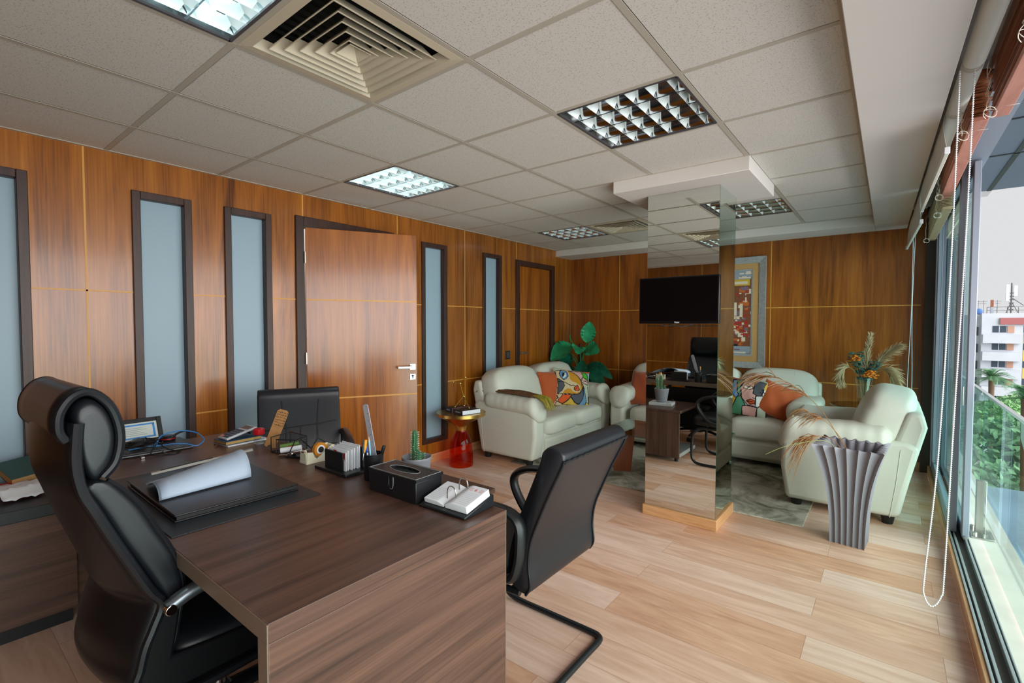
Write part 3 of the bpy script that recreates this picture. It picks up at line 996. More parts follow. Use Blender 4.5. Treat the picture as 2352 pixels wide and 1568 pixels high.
# ---- visitor chairs
def visitor_chair():
    t = thing('visitor_chair', 'black leather cantilever visitor chair seen from behind, beside the desk end', 'chair', (2.38, .868, 0), radians(90))
    W = .243
    rear = [(-.215, .40), (-.235, .44), (-.228, .52), (-.238, .60), (-.268, .68), (-.322, .80), (-.372, .90), (-.384, .93)]
    top = [(-.378, .952), (-.352, .970), (-.318, .968), (-.292, .945)]
    front = [(-.282, .91), (-.235, .80), (-.182, .68), (-.145, .57), (-.130, .48), (-.150, .42)]
    prof = smooth_path([(0, a, b) for a, b in rear + top + front], 3, closed=True)
    rings = []
    cen = Vector((0, -.23, .68))
    for xx, k in ((-1, .90), (-.985, .96), (-.95, 1), (-.6, 1), (-.2, 1), (.2, 1), (.6, 1), (.95, 1), (.985, .96), (1, .90)):
        rg = []
        for q in prof:
            mid = Vector((0, -.195 - .42 * max(0, q.z - .55) ** 1.2, q.z))
            d = q - mid
            rg.append((xx * W * (1 + .06 * (q.z - .6)), mid.y + d.y * k, .68 + (q.z - .68) * (1 - (1 - k) * .12)))
        rings.append(rg)
    back = MB().loft(rings).build('backrest', LEATHER_V, t, sharp=70)
    for sx in (-1, 1):
        p = smooth_path([(sx * W * (1.0 + .06 * (b - .6)), a - .001, b) for a, b in rear], 4)
        MB().tube(p, .0055, 6).build('piping', PIPING, back)
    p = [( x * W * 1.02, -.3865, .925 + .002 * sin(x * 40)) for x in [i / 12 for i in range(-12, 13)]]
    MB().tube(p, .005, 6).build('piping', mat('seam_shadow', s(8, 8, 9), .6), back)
    # stitched quilting seams on the front face
    def fy(z):
        pts = sorted([(b, a) for a, b in front + [(-.292, .945)]])
        for (z0, y0), (z1, y1) in zip(pts, pts[1:]):
            if z0 <= z <= z1: return y0 + (y1 - y0) * (z - z0) / (z1 - z0)
        return pts[0][1]
    sm = MB()
    lines = [[(-.11, .90), (-.085, .74), (-.085, .52)], [(.115, .90), (.10, .74), (.10, .66), (.16, .62), (.22, .62)], [(-.22, .725), (-.085, .735), (.10, .745), (.22, .76)],
             [(.0, .735), (.0, .66), (-.05, .61), (-.22, .60)], [(.0, .66), (.06, .60), (.10, .66)], [(.06, .60), (.06, .50)]]
    for ln in lines:
        pts = []
        for (x0, z0), (x1, z1) in zip(ln, ln[1:]):
            for q in range(6):
                pts.append((x0 + (x1 - x0) * q / 6, z0 + (z1 - z0) * q / 6))
        pts.append(ln[-1])
        sm.tube([(-x, fy(z) + .0005, z) for x, z in pts], .004, 6)
    sm.build('quilting', mat('quilt_seam', s(10, 11, 13), .5), back)
    hb = MB()
    hb_pts = None
    MB().pill((0, .06, .435), (.24, .245, .052), .5, .4, 32, 12).build('seat', LEATHER_V, t, sharp=70)
    for sx in (-1, 1):
        ap = smooth_path([(sx * .256, .05, .425), (sx * .258, -.06, .43), (sx * .26, -.165, .455), (sx * .26, -.198, .52), (sx * .26, -.208, .60), (sx * .26, -.202, .668), (sx * .26, -.15, .70), (sx * .26, -.02, .702), (sx * .26, .12, .69), (sx * .26, .21, .65), (sx * .26, .225, .59), (sx * .258, .17, .50), (sx * .256, .10, .435)], 4)
        MB().tube(ap, .024, 10, flat=(.75, 1.15), closed=True).build('armrest', BLACKP, t)
    for sx in (-1, 1):
        pa = smooth_path([(sx * .2, -.16, .372), (sx * .22, .10, .372), (sx * .232, .22, .362), (sx * .24, .275, .30), (sx * .245, .285, .12), (sx * .25, .265, .045), (sx * .25, .20, .016), (sx * .25, .0, .014), (sx * .25, -.22, .014), (sx * .243, -.262, .014), (sx * .215, -.28, .014), (sx * .1, -.28, .014), (0, -.28, .014)], 5)
        MB().tube(pa, .0135, 10).build('tube_leg', BLACKS, t)
    MB().tube([(-.2, -.12, .372), (.2, -.12, .372)], .012, 8).build('crossbar', BLACKS, t)
    return t


vc1 = visitor_chair()
vc2 = copy_tree(vc1)
tag(vc2, 'black quilted leather visitor chair facing the camera behind the desk, before the ajar door', 'chair')
vc2.location = (.83, .725, 0)
vc2.rotation_euler = (0, 0, math.atan2(-.44, .90) - pi / 2)
for v in (vc1, vc2): v['group'] = 'visitor chairs'

# ------------------------------------------------------------------ cream sofas
def ruff(x, k, a):
    return a * sin(x * k)


def make_seat(name, label, cat, W, nseat, loc, rz, D=.86, group=None):
    """front faces local -y; origin at floor centre; W overall width"""
    t = thing(name, label, cat, loc, rz, group)
    AW = .235
    hi = W / 2
    yb = D / 2
    # lower body and front rail
    MB().box(-hi + .10, hi - .10, -D / 2 + .05, D / 2 - .14, .055, .30).build('base', CREAM, t, bevel=.03, seg=3)
    MB().prism([(-D / 2 + .055, .06), (-D / 2 + .02, .10), (-D / 2 + .02, .235), (-D / 2 + .05, .255), (-D / 2 + .12, .25), (-D / 2 + .12, .06)], 0, -hi + AW - .02, hi - AW + .02).build('front_rail', CREAM, t, bevel=.012, seg=3)
    # back frame leaning backwards
    bk = [(D / 2 - .27, .06), (D / 2 - .145, .055), (D / 2 - .10, .30), (D / 2 - .01, .70), (D / 2 - .035, .80), (D / 2 - .12, .80), (D / 2 - .24, .40)]
    MB().prism(bk, 0, -hi + .02, hi - .02).build('back_frame', CREAM, t, bevel=.03, seg=3)
    for sx in (-1, 1):
        pr = [(-D / 2 + .04, .055), (D / 2 - .15, .055), (D / 2 - .10, .30), (D / 2 - .045, .56), (D / 2 - .12, .60), (-D / 2 + .09, .54), (-D / 2 + .01, .50), (-D / 2 - .0, .30)]
        xo, xi = sx * hi, sx * (hi - .17)
        arm = MB().prism(pr, 0, min(xo, xi), max(xo, xi)).build('arm', CREAM, t, bevel=.035, seg=4)
        # puffy arm pad drooping over the front
        L0, L1 = -D / 2 - .035, D / 2 - .16
        rings = []
        N = 26
        for q in range(N + 1):
            u = q / N
            yy = L0 + (L1 - L0) * u
            e = min(1, (u / .10)) ** .45 if u < .10 else (min(1, ((1 - u) / .10)) ** .5)
            e = max(e, .05)
            zc = .575 + .035 * u - (.10 * max(0, 1 - u / .16) ** 1.6)
            puck = 1 + .018 * sin(yy * 70 + sx) * (1 if u > .1 else 0)
            rx, rzz = .135 * e * puck, (.095 + .05 * max(0, 1 - u / .2)) * e * puck
            rg = []
            for j in range(20):
                a = 2 * pi * j / 20
                xx = math.copysign(abs(cos(a)) ** .75, cos(a)) * rx
                zz = math.copysign(abs(sin(a)) ** .85, sin(a)) * rzz
                rg.append((sx * (hi - .105) + xx, yy, zc + zz))
            rings.append(rg)
        MB().loft(rings).build('arm_pad', CREAM, arm, sharp=80, sub=1)
        sp = smooth_path([(sx * (hi - .105) - .130, -D / 2 + .10, .56), (sx * (hi - .105) - .09, -D / 2 + .075, .655), (sx * (hi - .105), -D / 2 + .065, .682), (sx * (hi - .105) + .09, -D / 2 + .075, .655), (sx * (hi - .105) + .134, -D / 2 + .10, .565)], 4)
        MB().tube(sp, .0035, 5).build('seam', CREAMS, arm)
        MB().tube([(sx * (hi + .0005), D / 2 - .20, .06), (sx * (hi + .0005), D / 2 - .17, .30), (sx * (hi + .0005), D / 2 - .15, .54)], .003, 5).build('seam', CREAMS, arm)
    inner = W - 2 * AW + .03
    cw = inner / nseat
    inn = [-hi + AW - .015 + cw * q for q in range(nseat + 1)]
    inn[0] = -hi + .035; inn[-1] = hi - .035
    for k in range(nseat):
        x = -inner / 2 + cw * (k + .5)
        def fs(q, a, b, c):
            crown = .018 * (1 - a * a) * (1 if c > 0 else 0)
            return (q.x, q.y + .012 * sin(q.x * 31) * (1 if b < -.7 else 0), q.z + crown + .003 * sin(q.x * 45 + q.y * 22) * (1 if c > .4 else 0))
        MB().pill((x, -.10, .355), (cw / 2 - .002, D / 2 - .085, .098), .42, .3, 40, 16, fn=fs).build('seat_cushion', CREAM, t, sharp=80)
        rec = radians(17)
        def fb(q, a, b, c, x=x):
            # local pillow -> lean back
            lx, ly, lz = q.x - x, q.y, q.z
            lz += .02 * (1 - a * a) * (1 if c > .3 else 0)
            ly -= .035 * (1 - a * a) * (1 - c * c) * (1 if b < 0 else 0)
            ly += .006 * sin(lz * 60 + lx * 12) * (abs(a) > .75)
            Y = ly * cos(rec) + lz * sin(rec)
            Z = -ly * sin(rec) * .6 + lz * cos(rec)
            return (x + lx, D / 2 - .255 + Y, .655 + Z)
        x = (inn[k] + inn[k + 1]) / 2; bw = inn[k + 1] - inn[k]
        fb = (lambda q, a, b, c, x=x, f=fb: f(q, a, b, c, x))
        cu = MB().pill((x, 0, 0), (bw / 2 + .006, .155, .268), .5, .45, 40, 20, fn=fb).build('back_cushion', CREAM, t, sharp=80)
        if True:
            for off in (.30 * cw,) if k == nseat - 1 else (-.30 * cw,):
                pts = []
                for q in range(13):
                    ph = -pi / 2 * .1 + (pi * .6) * q / 12
                    c_ = math.copysign(abs(sin(ph)) ** .5, sin(ph)); b_ = -math.copysign(abs(cos(ph)) ** .5, cos(ph))
                    v = fb(Vector((x + off, .155 * b_ - .001, .268 * c_)), off / (cw / 2), b_, c_)
                    pts.append(v)
                MB().tube(pts, .0025, 5).build('seam', CREAMS, cu)
    for sx in (-1, 1):
        for yy in (-D / 2 + .11, D / 2 - .21):
            MB().lathe([(.032, .0), (.042, .056)], sx * (hi - .055), yy, 16).build('foot', BLACKP, t)
    return t


# loveseat along the wood wall (faces +x), long sofa along the back wall (faces -y), armchair against the window (faces -x)
make_seat('loveseat', 'cream leather two seat sofa against the wood wall with a woven piece on its arm', 'sofa', loc=(.525, 3.815, 0), rz=radians(90), W=1.62, nseat=2, D=.86, group='cream leather seating')
make_seat('sofa', 'long cream leather sofa along the back wall behind the mirrored column', 'sofa', loc=(2.085, 4.79, 0), rz=0, W=2.05, nseat=3, D=.86, group='cream leather seating')
make_seat('armchair', 'cream leather armchair by the window, behind the grey fluted vase', 'armchair', loc=(3.42, 3.905, 0), rz=radians(-90), W=.90, nseat=1, D=.88, group='cream leather seating')

# ------------------------------------------------------------------ rug
rg = MB().box(.63, 3.19, 3.035, 4.78, .0005, .011).build('rug', RUGM, bevel=.003)
tag(rg, 'grey and beige abstract rug under the sofa group', 'rug')

# ------------------------------------------------------------------ printed cushions
def pts_in_poly(P, poly):
    x, y = P[:, 0], P[:, 1]
    ins = np.zeros(len(P), bool)
    n = len(poly)
    for i in range(n):
        x0, y0 = poly[i]; x1, y1 = poly[(i + 1) % n]
        c = ((y0 > y) != (y1 > y)) & (x < (x1 - x0) * (y - y0) / ((y1 - y0) or 1e-9) + x0)
        ins ^= c
    return ins


def dist_to_lines(P, poly, closed=True):
    d = np.full(len(P), 1e9)
    n = len(poly)
    for i in range(n if closed else n - 1):
        a = np.array(poly[i], float); b = np.array(poly[(i + 1) % n], float)
        ab = b - a
        t = np.clip(((P - a) @ ab) / max(ab @ ab, 1e-9), 0, 1)
        d = np.minimum(d, np.linalg.norm(P - (a + t[:, None] * ab), axis=1))
    return d


def cushion(label, S, depth, loc, rot, mats, pattern=None, N=60, group=None):
    """square cushion standing in local xz, front -y"""
    m = MB()
    def prof(u, v):
        a, b = 2 * u - 1, 2 * v - 1
        edge = max(0, (1 - a ** 4)) ** .6 * max(0, (1 - b ** 4)) ** .6
        pin = 1 - .07 * ((1 - a * a) * b * b + (1 - b * b) * a * a) 
        # sides bow inwards between the pointed corners
        X = a * S / 2 * (1 - .055 * (1 - b * b)); Z = b * S / 2 * (1 - .055 * (1 - a * a))
        return X, Z, edge
    def front(u, v):
        X, Z, e = prof(u, v)
        return (X, -depth / 2 * e - .004 * e * sin(X * 37 + Z * 23), Z)
    def rear(u, v):
        X, Z, e = prof(u, v)
        return (X, depth / 2 * e, Z)
    m.grid(front, N, N, 0)
    if pattern is not None:
        for j in range(N):
            for i in range(N):
                m.mi[j * N + i] = int(pattern[j, i])
    m2 = 24
    m.grid(rear, m2, m2, 0)
    o = m.build('cushion', mats, loc=loc, rot=rot, sharp=180)
    tag(o, label, 'cushion', group)
    return o


def pattern_from(polys, corners, N, base, line_w, extra_lines=()):
    """polys in artwork units; corners TL,TR,BR,BL; returns N x N material indices (row 0 = bottom)"""
    TL, TR, BR, BL = [np.array(c, float) for c in corners]
    uu, vv = np.meshgrid((np.arange(N) + .5) / N, 1 - (np.arange(N) + .5) / N)
    u = uu.ravel()[:, None]; v = vv.ravel()[:, None]
    P = TL * (1 - u) * (1 - v) + TR * u * (1 - v) + BR * u * v + BL * (1 - u) * v
    out = np.full(N * N, base)
    for poly, mi, outline in polys:
        ins = pts_in_poly(P, poly)
        out[ins] = mi
        if outline:
            out[dist_to_lines(P, poly) < line_w] = 1
    for ln, w in extra_lines:
        out[dist_to_lines(P, ln, False) < w] = 1
    return out.reshape(N, N)


def fab(nm, c): return mat(nm, c, 0.8)


FABS = [fab('print_beige', s(206, 184, 144)), fab('print_black', s(20, 20, 22)), fab('print_mustard', s(196, 136, 28)), fab('print_blue', s(96, 140, 176)),
        fab('print_grey', s(80, 84, 92)), fab('print_pink', s(206, 160, 150)), fab('print_green', s(58, 180, 30)), fab('print_orange', s(216, 84, 28)),
        fab('print_white', s(220, 222, 216)), fab('print_sage', s(176, 186, 164)), fab('print_teal', s(70, 132, 100)), fab('print_yellow', s(206, 168, 60)), fab('print_brown', s(150, 70, 52))]
BE, BK, MU, BL_, GR, PK, GN, OR, WH, SG, TE, YE, BR_ = range(13)
A = [
    ([(1180, 430), (1300, 440), (1540, 900), (1390, 890), (1290, 690)], SG, 0),
    ([(340, 190), (560, 225), (440, 300), (420, 330)], SG, 0),
    ([(700, 215), (1060, 140), (1085, 290), (1060, 400), (930, 290), (830, 235)], PK, 1),
    ([(700, 230), (830, 235), (950, 300), (1090, 420), (1170, 560), (1185, 650), (1150, 640), (1110, 540), (1000, 500), (880, 490), (800, 440), (760, 330)], MU, 0),
    ([(530, 280), (600, 240), (680, 265), (745, 370), (725, 450), (680, 510), (590, 450), (530, 370)], BL_, 1),
    ([(600, 280), (670, 320), (700, 390), (670, 460), (640, 440), (655, 370)], WH, 0),
    ([(590, 310), (640, 300), (655, 370), (640, 440), (600, 400)], BK, 0),
    ([(1060, 145), (1190, 85), (1215, 150), (1100, 155)], OR, 0),
    ([(1110, 155), (1180, 150), (1270, 320), (1230, 290)], BL_, 0),
    ([(1010, 190), (1110, 160), (1180, 230), (1280, 380), (1250, 370), (1180, 315), (1100, 320), (1080, 260)], GN, 1),
    ([(1075, 300), (1150, 325), (1240, 345), (1285, 420), (1270, 465), (1180, 460), (1095, 430)], PK, 1),
    ([(1120, 395), (1200, 365), (1260, 395), (1210, 425)], BK, 0),
    ([(1140, 400), (1200, 395), (1250, 400), (1200, 422)], WH, 0),
    ([(535, 500), (640, 540), (700, 565), (755, 660), (740, 800), (690, 900), (640, 760), (600, 640), (560, 590)], GR, 1),
    ([(800, 770), (850, 700), (930, 690), (1000, 740), (1090, 750), (1160, 690), (1180, 700), (1140, 770), (1000, 820), (880, 845), (785, 880)], MU, 0),
    ([(800, 890), (990, 830), (990, 920), (940, 1040), (890, 1100), (770, 1080), (760, 1020), (790, 960)], OR, 1),
    ([(1000, 900), (1150, 1000), (1240, 1010), (1240, 1060), (900, 1110), (960, 1030), (990, 950)], YE, 1),
    ([(1195, 560), (1230, 640), (1270, 740), (1280, 870), (1250, 1000), (1150, 995), (1000, 880), (1000, 830), (1120, 780), (1190, 690)], GR, 1),
    ([(1140, 470), (1220, 560), (1290, 680), (1385, 850), (1390, 960), (1330, 1025), (1250, 1035), (1280, 870), (1270, 740), (1205, 560)], BL_, 1),
    ([(1390, 890), (1500, 900), (1545, 990), (1510, 1040), (1335, 1040), (1390, 960)], YE, 1),
    ([(985, 620), (1030, 550), (1065, 560), (1120, 640), (1110, 690), (1040, 700), (1000, 670)], OR, 1),
    ([(1395, 740), (1430, 730), (1475, 850), (1455, 880)], BR_, 1),
    ([(690, 1030), (750, 1080), (760, 1180), (690, 1180)], PK, 1)]
AL = [([(540, 590), (700, 555), (900, 600), (960, 575), (1000, 590)], 9), ([(1110, 640), (1175, 680), (1180, 720), (1120, 780), (880, 840), (700, 900)], 9),
      ([(830, 235), (960, 300), (1090, 420), (1180, 570), (1185, 680)], 9), ([(1040, 560), (1045, 620), (1010, 690)], 7), ([(640, 900), (740, 990), (690, 1060)], 12), ([(440, 310), (560, 240)], 9), ([(430, 330), (560, 600), (660, 900), (700, 1100)], 9), ([(1300, 500), (1480, 880)], 8), ([(1350, 965), (1530, 960)], 7)]
patA = pattern_from(A, [(350, 205), (1205, 95), (1545, 1010), (695, 1180)], 100, BE, 8, AL)
Bp = [
    ([(165, 1165), (240, 1150), (250, 1200), (210, 1230)], BR_, 1),
    ([(185, 1185), (225, 1165), (215, 1280), (205, 1330), (175, 1300), (170, 1240)], BL_, 1),
    ([(205, 1185), (245, 1160), (225, 1230), (228, 1300), (205, 1280)], TE, 1),
    ([(128, 1330), (175, 1300), (200, 1330), (180, 1440), (125, 1440)], YE, 0),
    ([(205, 1310), (225, 1300), (255, 1360), (230, 1440), (172, 1440), (180, 1380)], TE, 1),
    ([(225, 1230), (245, 1180), (300, 1165), (345, 1180), (335, 1300), (318, 1365), (270, 1360), (232, 1310)], PK, 1),
    ([(315, 1280), (345, 1200), (380, 1230), (375, 1300), (350, 1370), (318, 1365)], WH, 1),
    ([(300, 1160), (320, 1150), (358, 1160), (345, 1268), (322, 1275), (297, 1262)], GR, 1),
    ([(358, 1150), (375, 1140), (380, 1230), (350, 1210)], YE, 0),
    ([(240, 1375), (270, 1365), (330, 1370), (320, 1440), (235, 1440)], PK, 1),
    ([(235, 1215), (265, 1195), (300, 1215), (275, 1238), (245, 1235)], WH, 1),
    ([(255, 1212), (268, 1203), (282, 1212), (268, 1228)], BK, 0),
    ([(262, 1330), (285, 1312), (318, 1318), (312, 1340), (288, 1352)], OR, 1),
    ([(132, 1400), (150, 1380), (162, 1400), (150, 1435)], OR, 1),
    ([(330, 1370), (380, 1300), (380, 1440), (325, 1440)], SG, 1)]
BLN = [([(232, 1310), (225, 1230), (245, 1180)], 3), ([(318, 1275), (312, 1300), (298, 1298)], 3), ([(262, 1333), (318, 1328)], 2), ([(150, 1290), (165, 1340), (145, 1390)], 3), ([(340, 1220), (375, 1260)], 3), ([(335, 1240), (370, 1300)], 2)]
patB = pattern_from(Bp, [(172, 1165), (380, 1132), (382, 1440), (122, 1440)], 100, SG, 3.2, BLN)

# on the loveseat (its front faces +x)
cushion('plain rust orange cushion tucked behind the face print cushion on the loveseat', .42, .12, (.56, 3.96, .655), (radians(-20), 0, radians(70)), ORANGE, N=30, group='sofa cushions')
cushion('abstract face print cushion with mustard cheek leaning on the loveseat arm', .47, .13, (.69, 4.10, .648), (radians(-24), radians(9), radians(50)), FABS, patA, N=100, group='sofa cushions')
# on the long sofa (front faces -y)
cushion('abstract face print cushion with a grey nose and green hair on the long sofa', .40, .13, (2.50, 4.62, .645), (radians(-22), radians(4), radians(-2)), FABS, patB, N=100, group='sofa cushions')
cushion('tilted rust orange cushion right of the green haired face cushion', .36, .14, (2.77, 4.66, .63), (radians(-24), radians(22), radians(14)), ORANGE, N=30, group='sofa cushions')
cushion('rust orange cushion on the long sofa left of the mirrored column', .42, .14, (1.40, 4.62, .655), (radians(-20), radians(-4), radians(-12)), ORANGE, N=30, group='sofa cushions')

# ---- woven dried banana piece on the loveseat arm
th = thing('dried_banana_stalk', 'brown dried banana stalk lying along the loveseat arm', 'dried plant', (.05, -.03, 0))
BANANA = mat('banana_fibre', s(98, 66, 40), .85, noise=(60, 4, .5, (1, .2, 1)))
BANG = mat('banana_end', s(140, 128, 40), .6, noise=(40, 3, .4))
m = MB()
for k in range(9):
    o = (k - 4) * .012
    path = smooth_path([(.16, 3.125 + o * .8, .685 + .004 * (k % 3)), (.40, 3.13 + o, .702 + .010 * (k % 2)), (.65, 3.14 + o * 1.1, .70 + .006 * (k % 3)), (.86, 3.15 + o * 1.1, .682 + .01 * (k % 2))], 4)
    m.tube(path, [.013 - .004 * abs(i - 6) / 6 for i in range(len(path))], 6)
m.build('stalk', BANANA, th)
m = MB()
for k in range(26):
    a = random.uniform(-1, 1); l = random.uniform(.7, 1.1)
    path = smooth_path([(.80, 3.15 + a * .045, .69), (.88, 3.155 + a * .06, .69), (.955, 3.17 + a * .07, .655 + random.uniform(-.02, .02)), (.995, 3.18 + a * .08, .66 - .10 * l)], 3)
    m.tube(path, [.011 - .0085 * i / len(path) for i in range(len(path))], 5)
m.build('frayed_end', BANG, th)
m = MB()
for k in range(10):
    a = random.uniform(-1, 1)
    m.tube(smooth_path([(.20, 3.125 + a * .05, .69), (.15, 3.12 + a * .05, .70), (.12, 3.10 + a * .06, .675)], 3), [.010, .010, .009, .008, .007, .005, .003], 5)
m.build('green_end', mat('moss_end', s(92, 106, 36), .8), th)

# ------------------------------------------------------------------ brass and red glass side table
bt = thing('bell_side_table', 'round side table with a red glass foot and brass funnel top by the loveseat', 'side table', (.305, 2.65, 0))
MB().lathe([(.116, .001), (.120, .008), (.118, .10), (.110, .20), (.098, .26), (.075, .305), (.054, .335), (.052, .352)], 0, 0, 48, caps=False).build('glass_foot', REDGLASS, bt)
MB().lathe([(.050, .345), (.053, .385), (.062, .402), (.10, .43), (.175, .470), (.236, .500), (.242, .503), (.242, .532), (.233, .532)], 0, 0, 48).build('brass_funnel', BRASS, bt)
MB().lathe([(.0, .524), (.236, .524), (.236, .531), (0, .531)], 0, 0, 48).build('table_top', mat('black_glass_top', s(10, 12, 16), .04, spec=.8), bt)

BKC = mat('dark_book_cover', s(34, 30, 36), .45)
bk = thing('fashion_book', 'thick dark book with a pink band on the brass and red side table', 'book', (.325, 2.65, .5315), radians(-12))
MB().box(-.15, .15, -.105, .105, 0, .045).build('cover', BKC, bk, bevel=.002)
MB().box(-.149, .1505, -.101, .1055, .004, .041).build('pages', PAPER, bk)
MB().box(-.028, -.008, -.1058, .1055, -.0002, .0458).build('band', mat('pink_band', s(150, 104, 128), .5), bk)
text('spine_lettering', 'GUCCI', .02, WHITE, bk, (-.095, -.1056, .0225), (radians(90), 0, 0))
text('spine_lettering', 'THE MAKING OF', .011, WHITE, bk, (.075, -.1056, .0225), (radians(90), 0, 0))
text('cover_lettering', 'GUCCI', .02, GOLD, bk, (-.085, .03, .0456), (0, 0, 0))

mo = thing('gold_molecule_ornament', 'small gold wire ornament with ball joints standing on the dark book', 'ornament', (.325, 2.65, .5775), radians(-12))
J = [(-.045, -.06, .0055), (.085, .02, .0055), (-.05, .055, .0055), (.02, .0, .115), (-.04, .0, .235), (-.135, -.02, .245), (.02, .02, .30)]
m = MB()
for a, b in ((0, 3), (1, 3), (2, 3), (3, 4), (4, 5), (4, 6)): m.tube([J[a], J[b]], .0036, 8)
m.build('rod', GOLD, mo)
m = MB()
for j in J: m.ball(j, .008 if j[2] < .01 else .0115, 12)
m.build('ball_joint', GOLD, mo)

# ------------------------------------------------------------------ coffee table with bottle
ct = thing('glass_coffee_table', 'low coffee table with a dark glass top and teak slab legs on the rug', 'coffee table', (0, 0, .011))
MB().box(1.50, 2.55, 3.215, 3.90, .392, .404).build('table_top', TABLEG, ct, bevel=.003)
def slab(x, y, rz, w, nm='leg'):
    poly = [(-w / 2 + .02, 0), (w / 2 - .035, 0), (w / 2, .391), (-w / 2, .391)]
    return MB().prism(poly, 1, -.018, .018).build(nm, TEAK, ct, loc=(x, y, 0), rot=(0, 0, rz), bevel=.002)
slab(1.665, 3.45, radians(30), .21)
slab(1.93, 3.66, radians(-50), .22)
slab(2.36, 3.46, radians(-30), .21)
slab(2.16, 3.70, radians(50), .20)
bo = thing('dressed_bottle', 'small bottle in a red cloth hood on the coffee table, at the column edge', 'bottle', (1.945, 3.42, .4155))
MB().lathe([(.001, 0), (.030, .002), (.030, .085), (.022, .10), (.014, .115)], 0, 0, 16).build('bottle', mat('dark_bottle', s(30, 34, 40), .1), bo)
MB().lathe([(.0335, .035), (.034, .05), (.0335, .062)], 0, 0, 16, caps=False).build('ribbon', mat('yellow_green_ribbon', s(190, 190, 40), .6), bo)
MB().lathe([(.026, .098), (.036, .12), (.030, .17), (.022, .21), (.004, .225)], 0, 0, 14).build('cloth_hood', RED, bo)

# ------------------------------------------------------------------ fluted vase with dried grass
def fluted_vase():
    t = thing('fluted_vase', 'tall grey square fluted floor vase holding dried grass', 'vase', (3.455, 2.985, 0), radians(-5))
    n = 6
    def ring(h, z, dep, inner=0):
        pts = []
        for sd in range(4):
            ca, sa = cos(sd * pi / 2), sin(sd * pi / 2)
            for k in range(n * 6):
                u = k / (n * 6)
                a = -1 + 2 * u
                f = abs(sin(pi * u * n))
                x = a * (h - inner); y = -(h - inner) + dep * f
                pts.append((x * ca - y * sa, x * sa + y * ca, z - .010 * f * (inner > 0 or z > .6)))
        return pts
    rings = []
    for i in range(17):
        v = i / 16
        h = .092 + .010 * v + .085 * v ** 2.6
        rings.append(ring(h, .635 * v, .013 + .010 * v))
    for dz, inn in ((.004, .012), (0, .026), (-.02, .034), (-.06, .042)):
        rings.append(ring(.187, .635 + dz, .022, inn))
    MB().loft(rings).build('body', VASEM, t, sharp=50)
    MB().box(-.13, .13, -.13, .13, .555, .565).build('soil', SOIL, t)
    return t


fluted_vase()
STRAW = mat('dried_grass', s(150, 104, 58), .8)
STRAWP = mat('pinkish_grass', s(206, 176, 166), .8)
STRAWG = mat('pale_green_blade', s(158, 168, 108), .7)


def grass_stem(label, base, path, blades, mat_a, mat_b, seed):
    rnd = random.Random(seed)
    t = thing('dried_grass_stem', label, 'dried grass', base, 0, 'dried grass in the fluted vase')
    P = smooth_path(path, 6)
    MB().tube(P, [.0026 - .0016 * i / len(P) for i in range(len(P))], 5).build('stem', mat_a, t)
    m = MB()
    for (f0, f1, cnt, ln, droop, spread) in blades:
        for k in range(cnt):
            f = rnd.uniform(f0, f1)
            q = P[min(len(P) - 1, int(f * (len(P) - 1)))]
            d = (P[min(len(P) - 1, int(f * (len(P) - 1)) + 1)] - P[max(0, int(f * (len(P) - 1)) - 1)]).normalized()
            d = (d + Vector((rnd.uniform(-1, 1), rnd.uniform(-1, 1), rnd.uniform(-1, 1))) * spread).normalized()
            l = ln * rnd.uniform(.6, 1.2)
            pts = [q + d * l * u + Vector((0, 0, -droop * l * u * u)) for u in (0, .3, .6, .85, 1)]
            m.tube(pts, [.0016, .0024, .0022, .0014, .0004], 4, m=0 if rnd.random() < .6 else 1)
    m.build('blades', [mat_a, mat_b], t)
    return t


grass_stem('long dried grass stem arching from the vase toward the sofa', (3.44, 2.95, .566),
           [(0, 0, 0), (-.05, .02, .10), (-.16, .06, .27), (-.30, .11, .39), (-.44, .15, .455), (-.55, .18, .465)],
           [(.82, 1.0, 30, .22, .6, .32), (.5, .85, 18, .18, .5, .5)], STRAW, STRAWP, 3)
grass_stem('short drooping dried grass stem over the left rim of the vase', (3.42, 2.93, .566),
           [(0, 0, 0), (-.05, -.02, .09), (-.13, -.05, .115), (-.22, -.07, .09)],
           [(.7, 1.0, 26, .15, 1.1, .5)], STRAW, STRAW, 5)
grass_stem('dried grass stem with brown tufts between the armchair and the vase rim', (3.45, 2.96, .566),
           [(0, 0, 0), (-.05, 0, .10), (-.13, -.02, .20), (-.24, -.02, .26)],
           [(.7, 1.0, 20, .17, .9, .5)], STRAW, STRAW, 8)
grass_stem('single pale green blade reaching low to the left of the vase', (3.40, 2.91, .566),
           [(0, 0, 0), (-.06, -.03, .085), (-.16, -.07, .08), (-.30, -.11, .03), (-.40, -.14, -.03)], [(.5, .6, 1, .1, .4, .2)], STRAWG, STRAWG, 9)

# ------------------------------------------------------------------ round glass table with flower vase
rt = thing('round_glass_table', 'round glass side table in the corner behind the armchair', 'side table', (3.42, 4.90, 0))
MB().lathe([(.001, .62), (.235, .62), (.24, .626), (.235, .632), (.001, .632)], 0, 0, 48).build('table_top', SMOKEG, rt)
MB().lathe([(.024, .012), (.024, .6195)], 0, 0, 16).build('post', STEEL, rt)
MB().lathe([(.15, .0), (.15, .01), (.03, .02)], 0, 0, 32).build('base', STEEL, rt)
gv = thing('glass_flower_vase', 'ribbed clear glass vase of dried flowers on the round table', 'vase', (3.455, 4.85, .6325))
VG = clear_glass('vase_glass', (.80, .84, .84, 1), .12)
m = MB()
rings = []
for z, r in ((0, .042), (.01, .045), (.12, .056), (.26, .078), (.27, .080)):
    rings.append([(cos(2 * pi * j / 32) * r * (1 + .03 * (j % 2)), sin(2 * pi * j / 32) * r * (1 + .03 * (j % 2)), z) for j in range(32)])
m.loft(rings, caps=False)
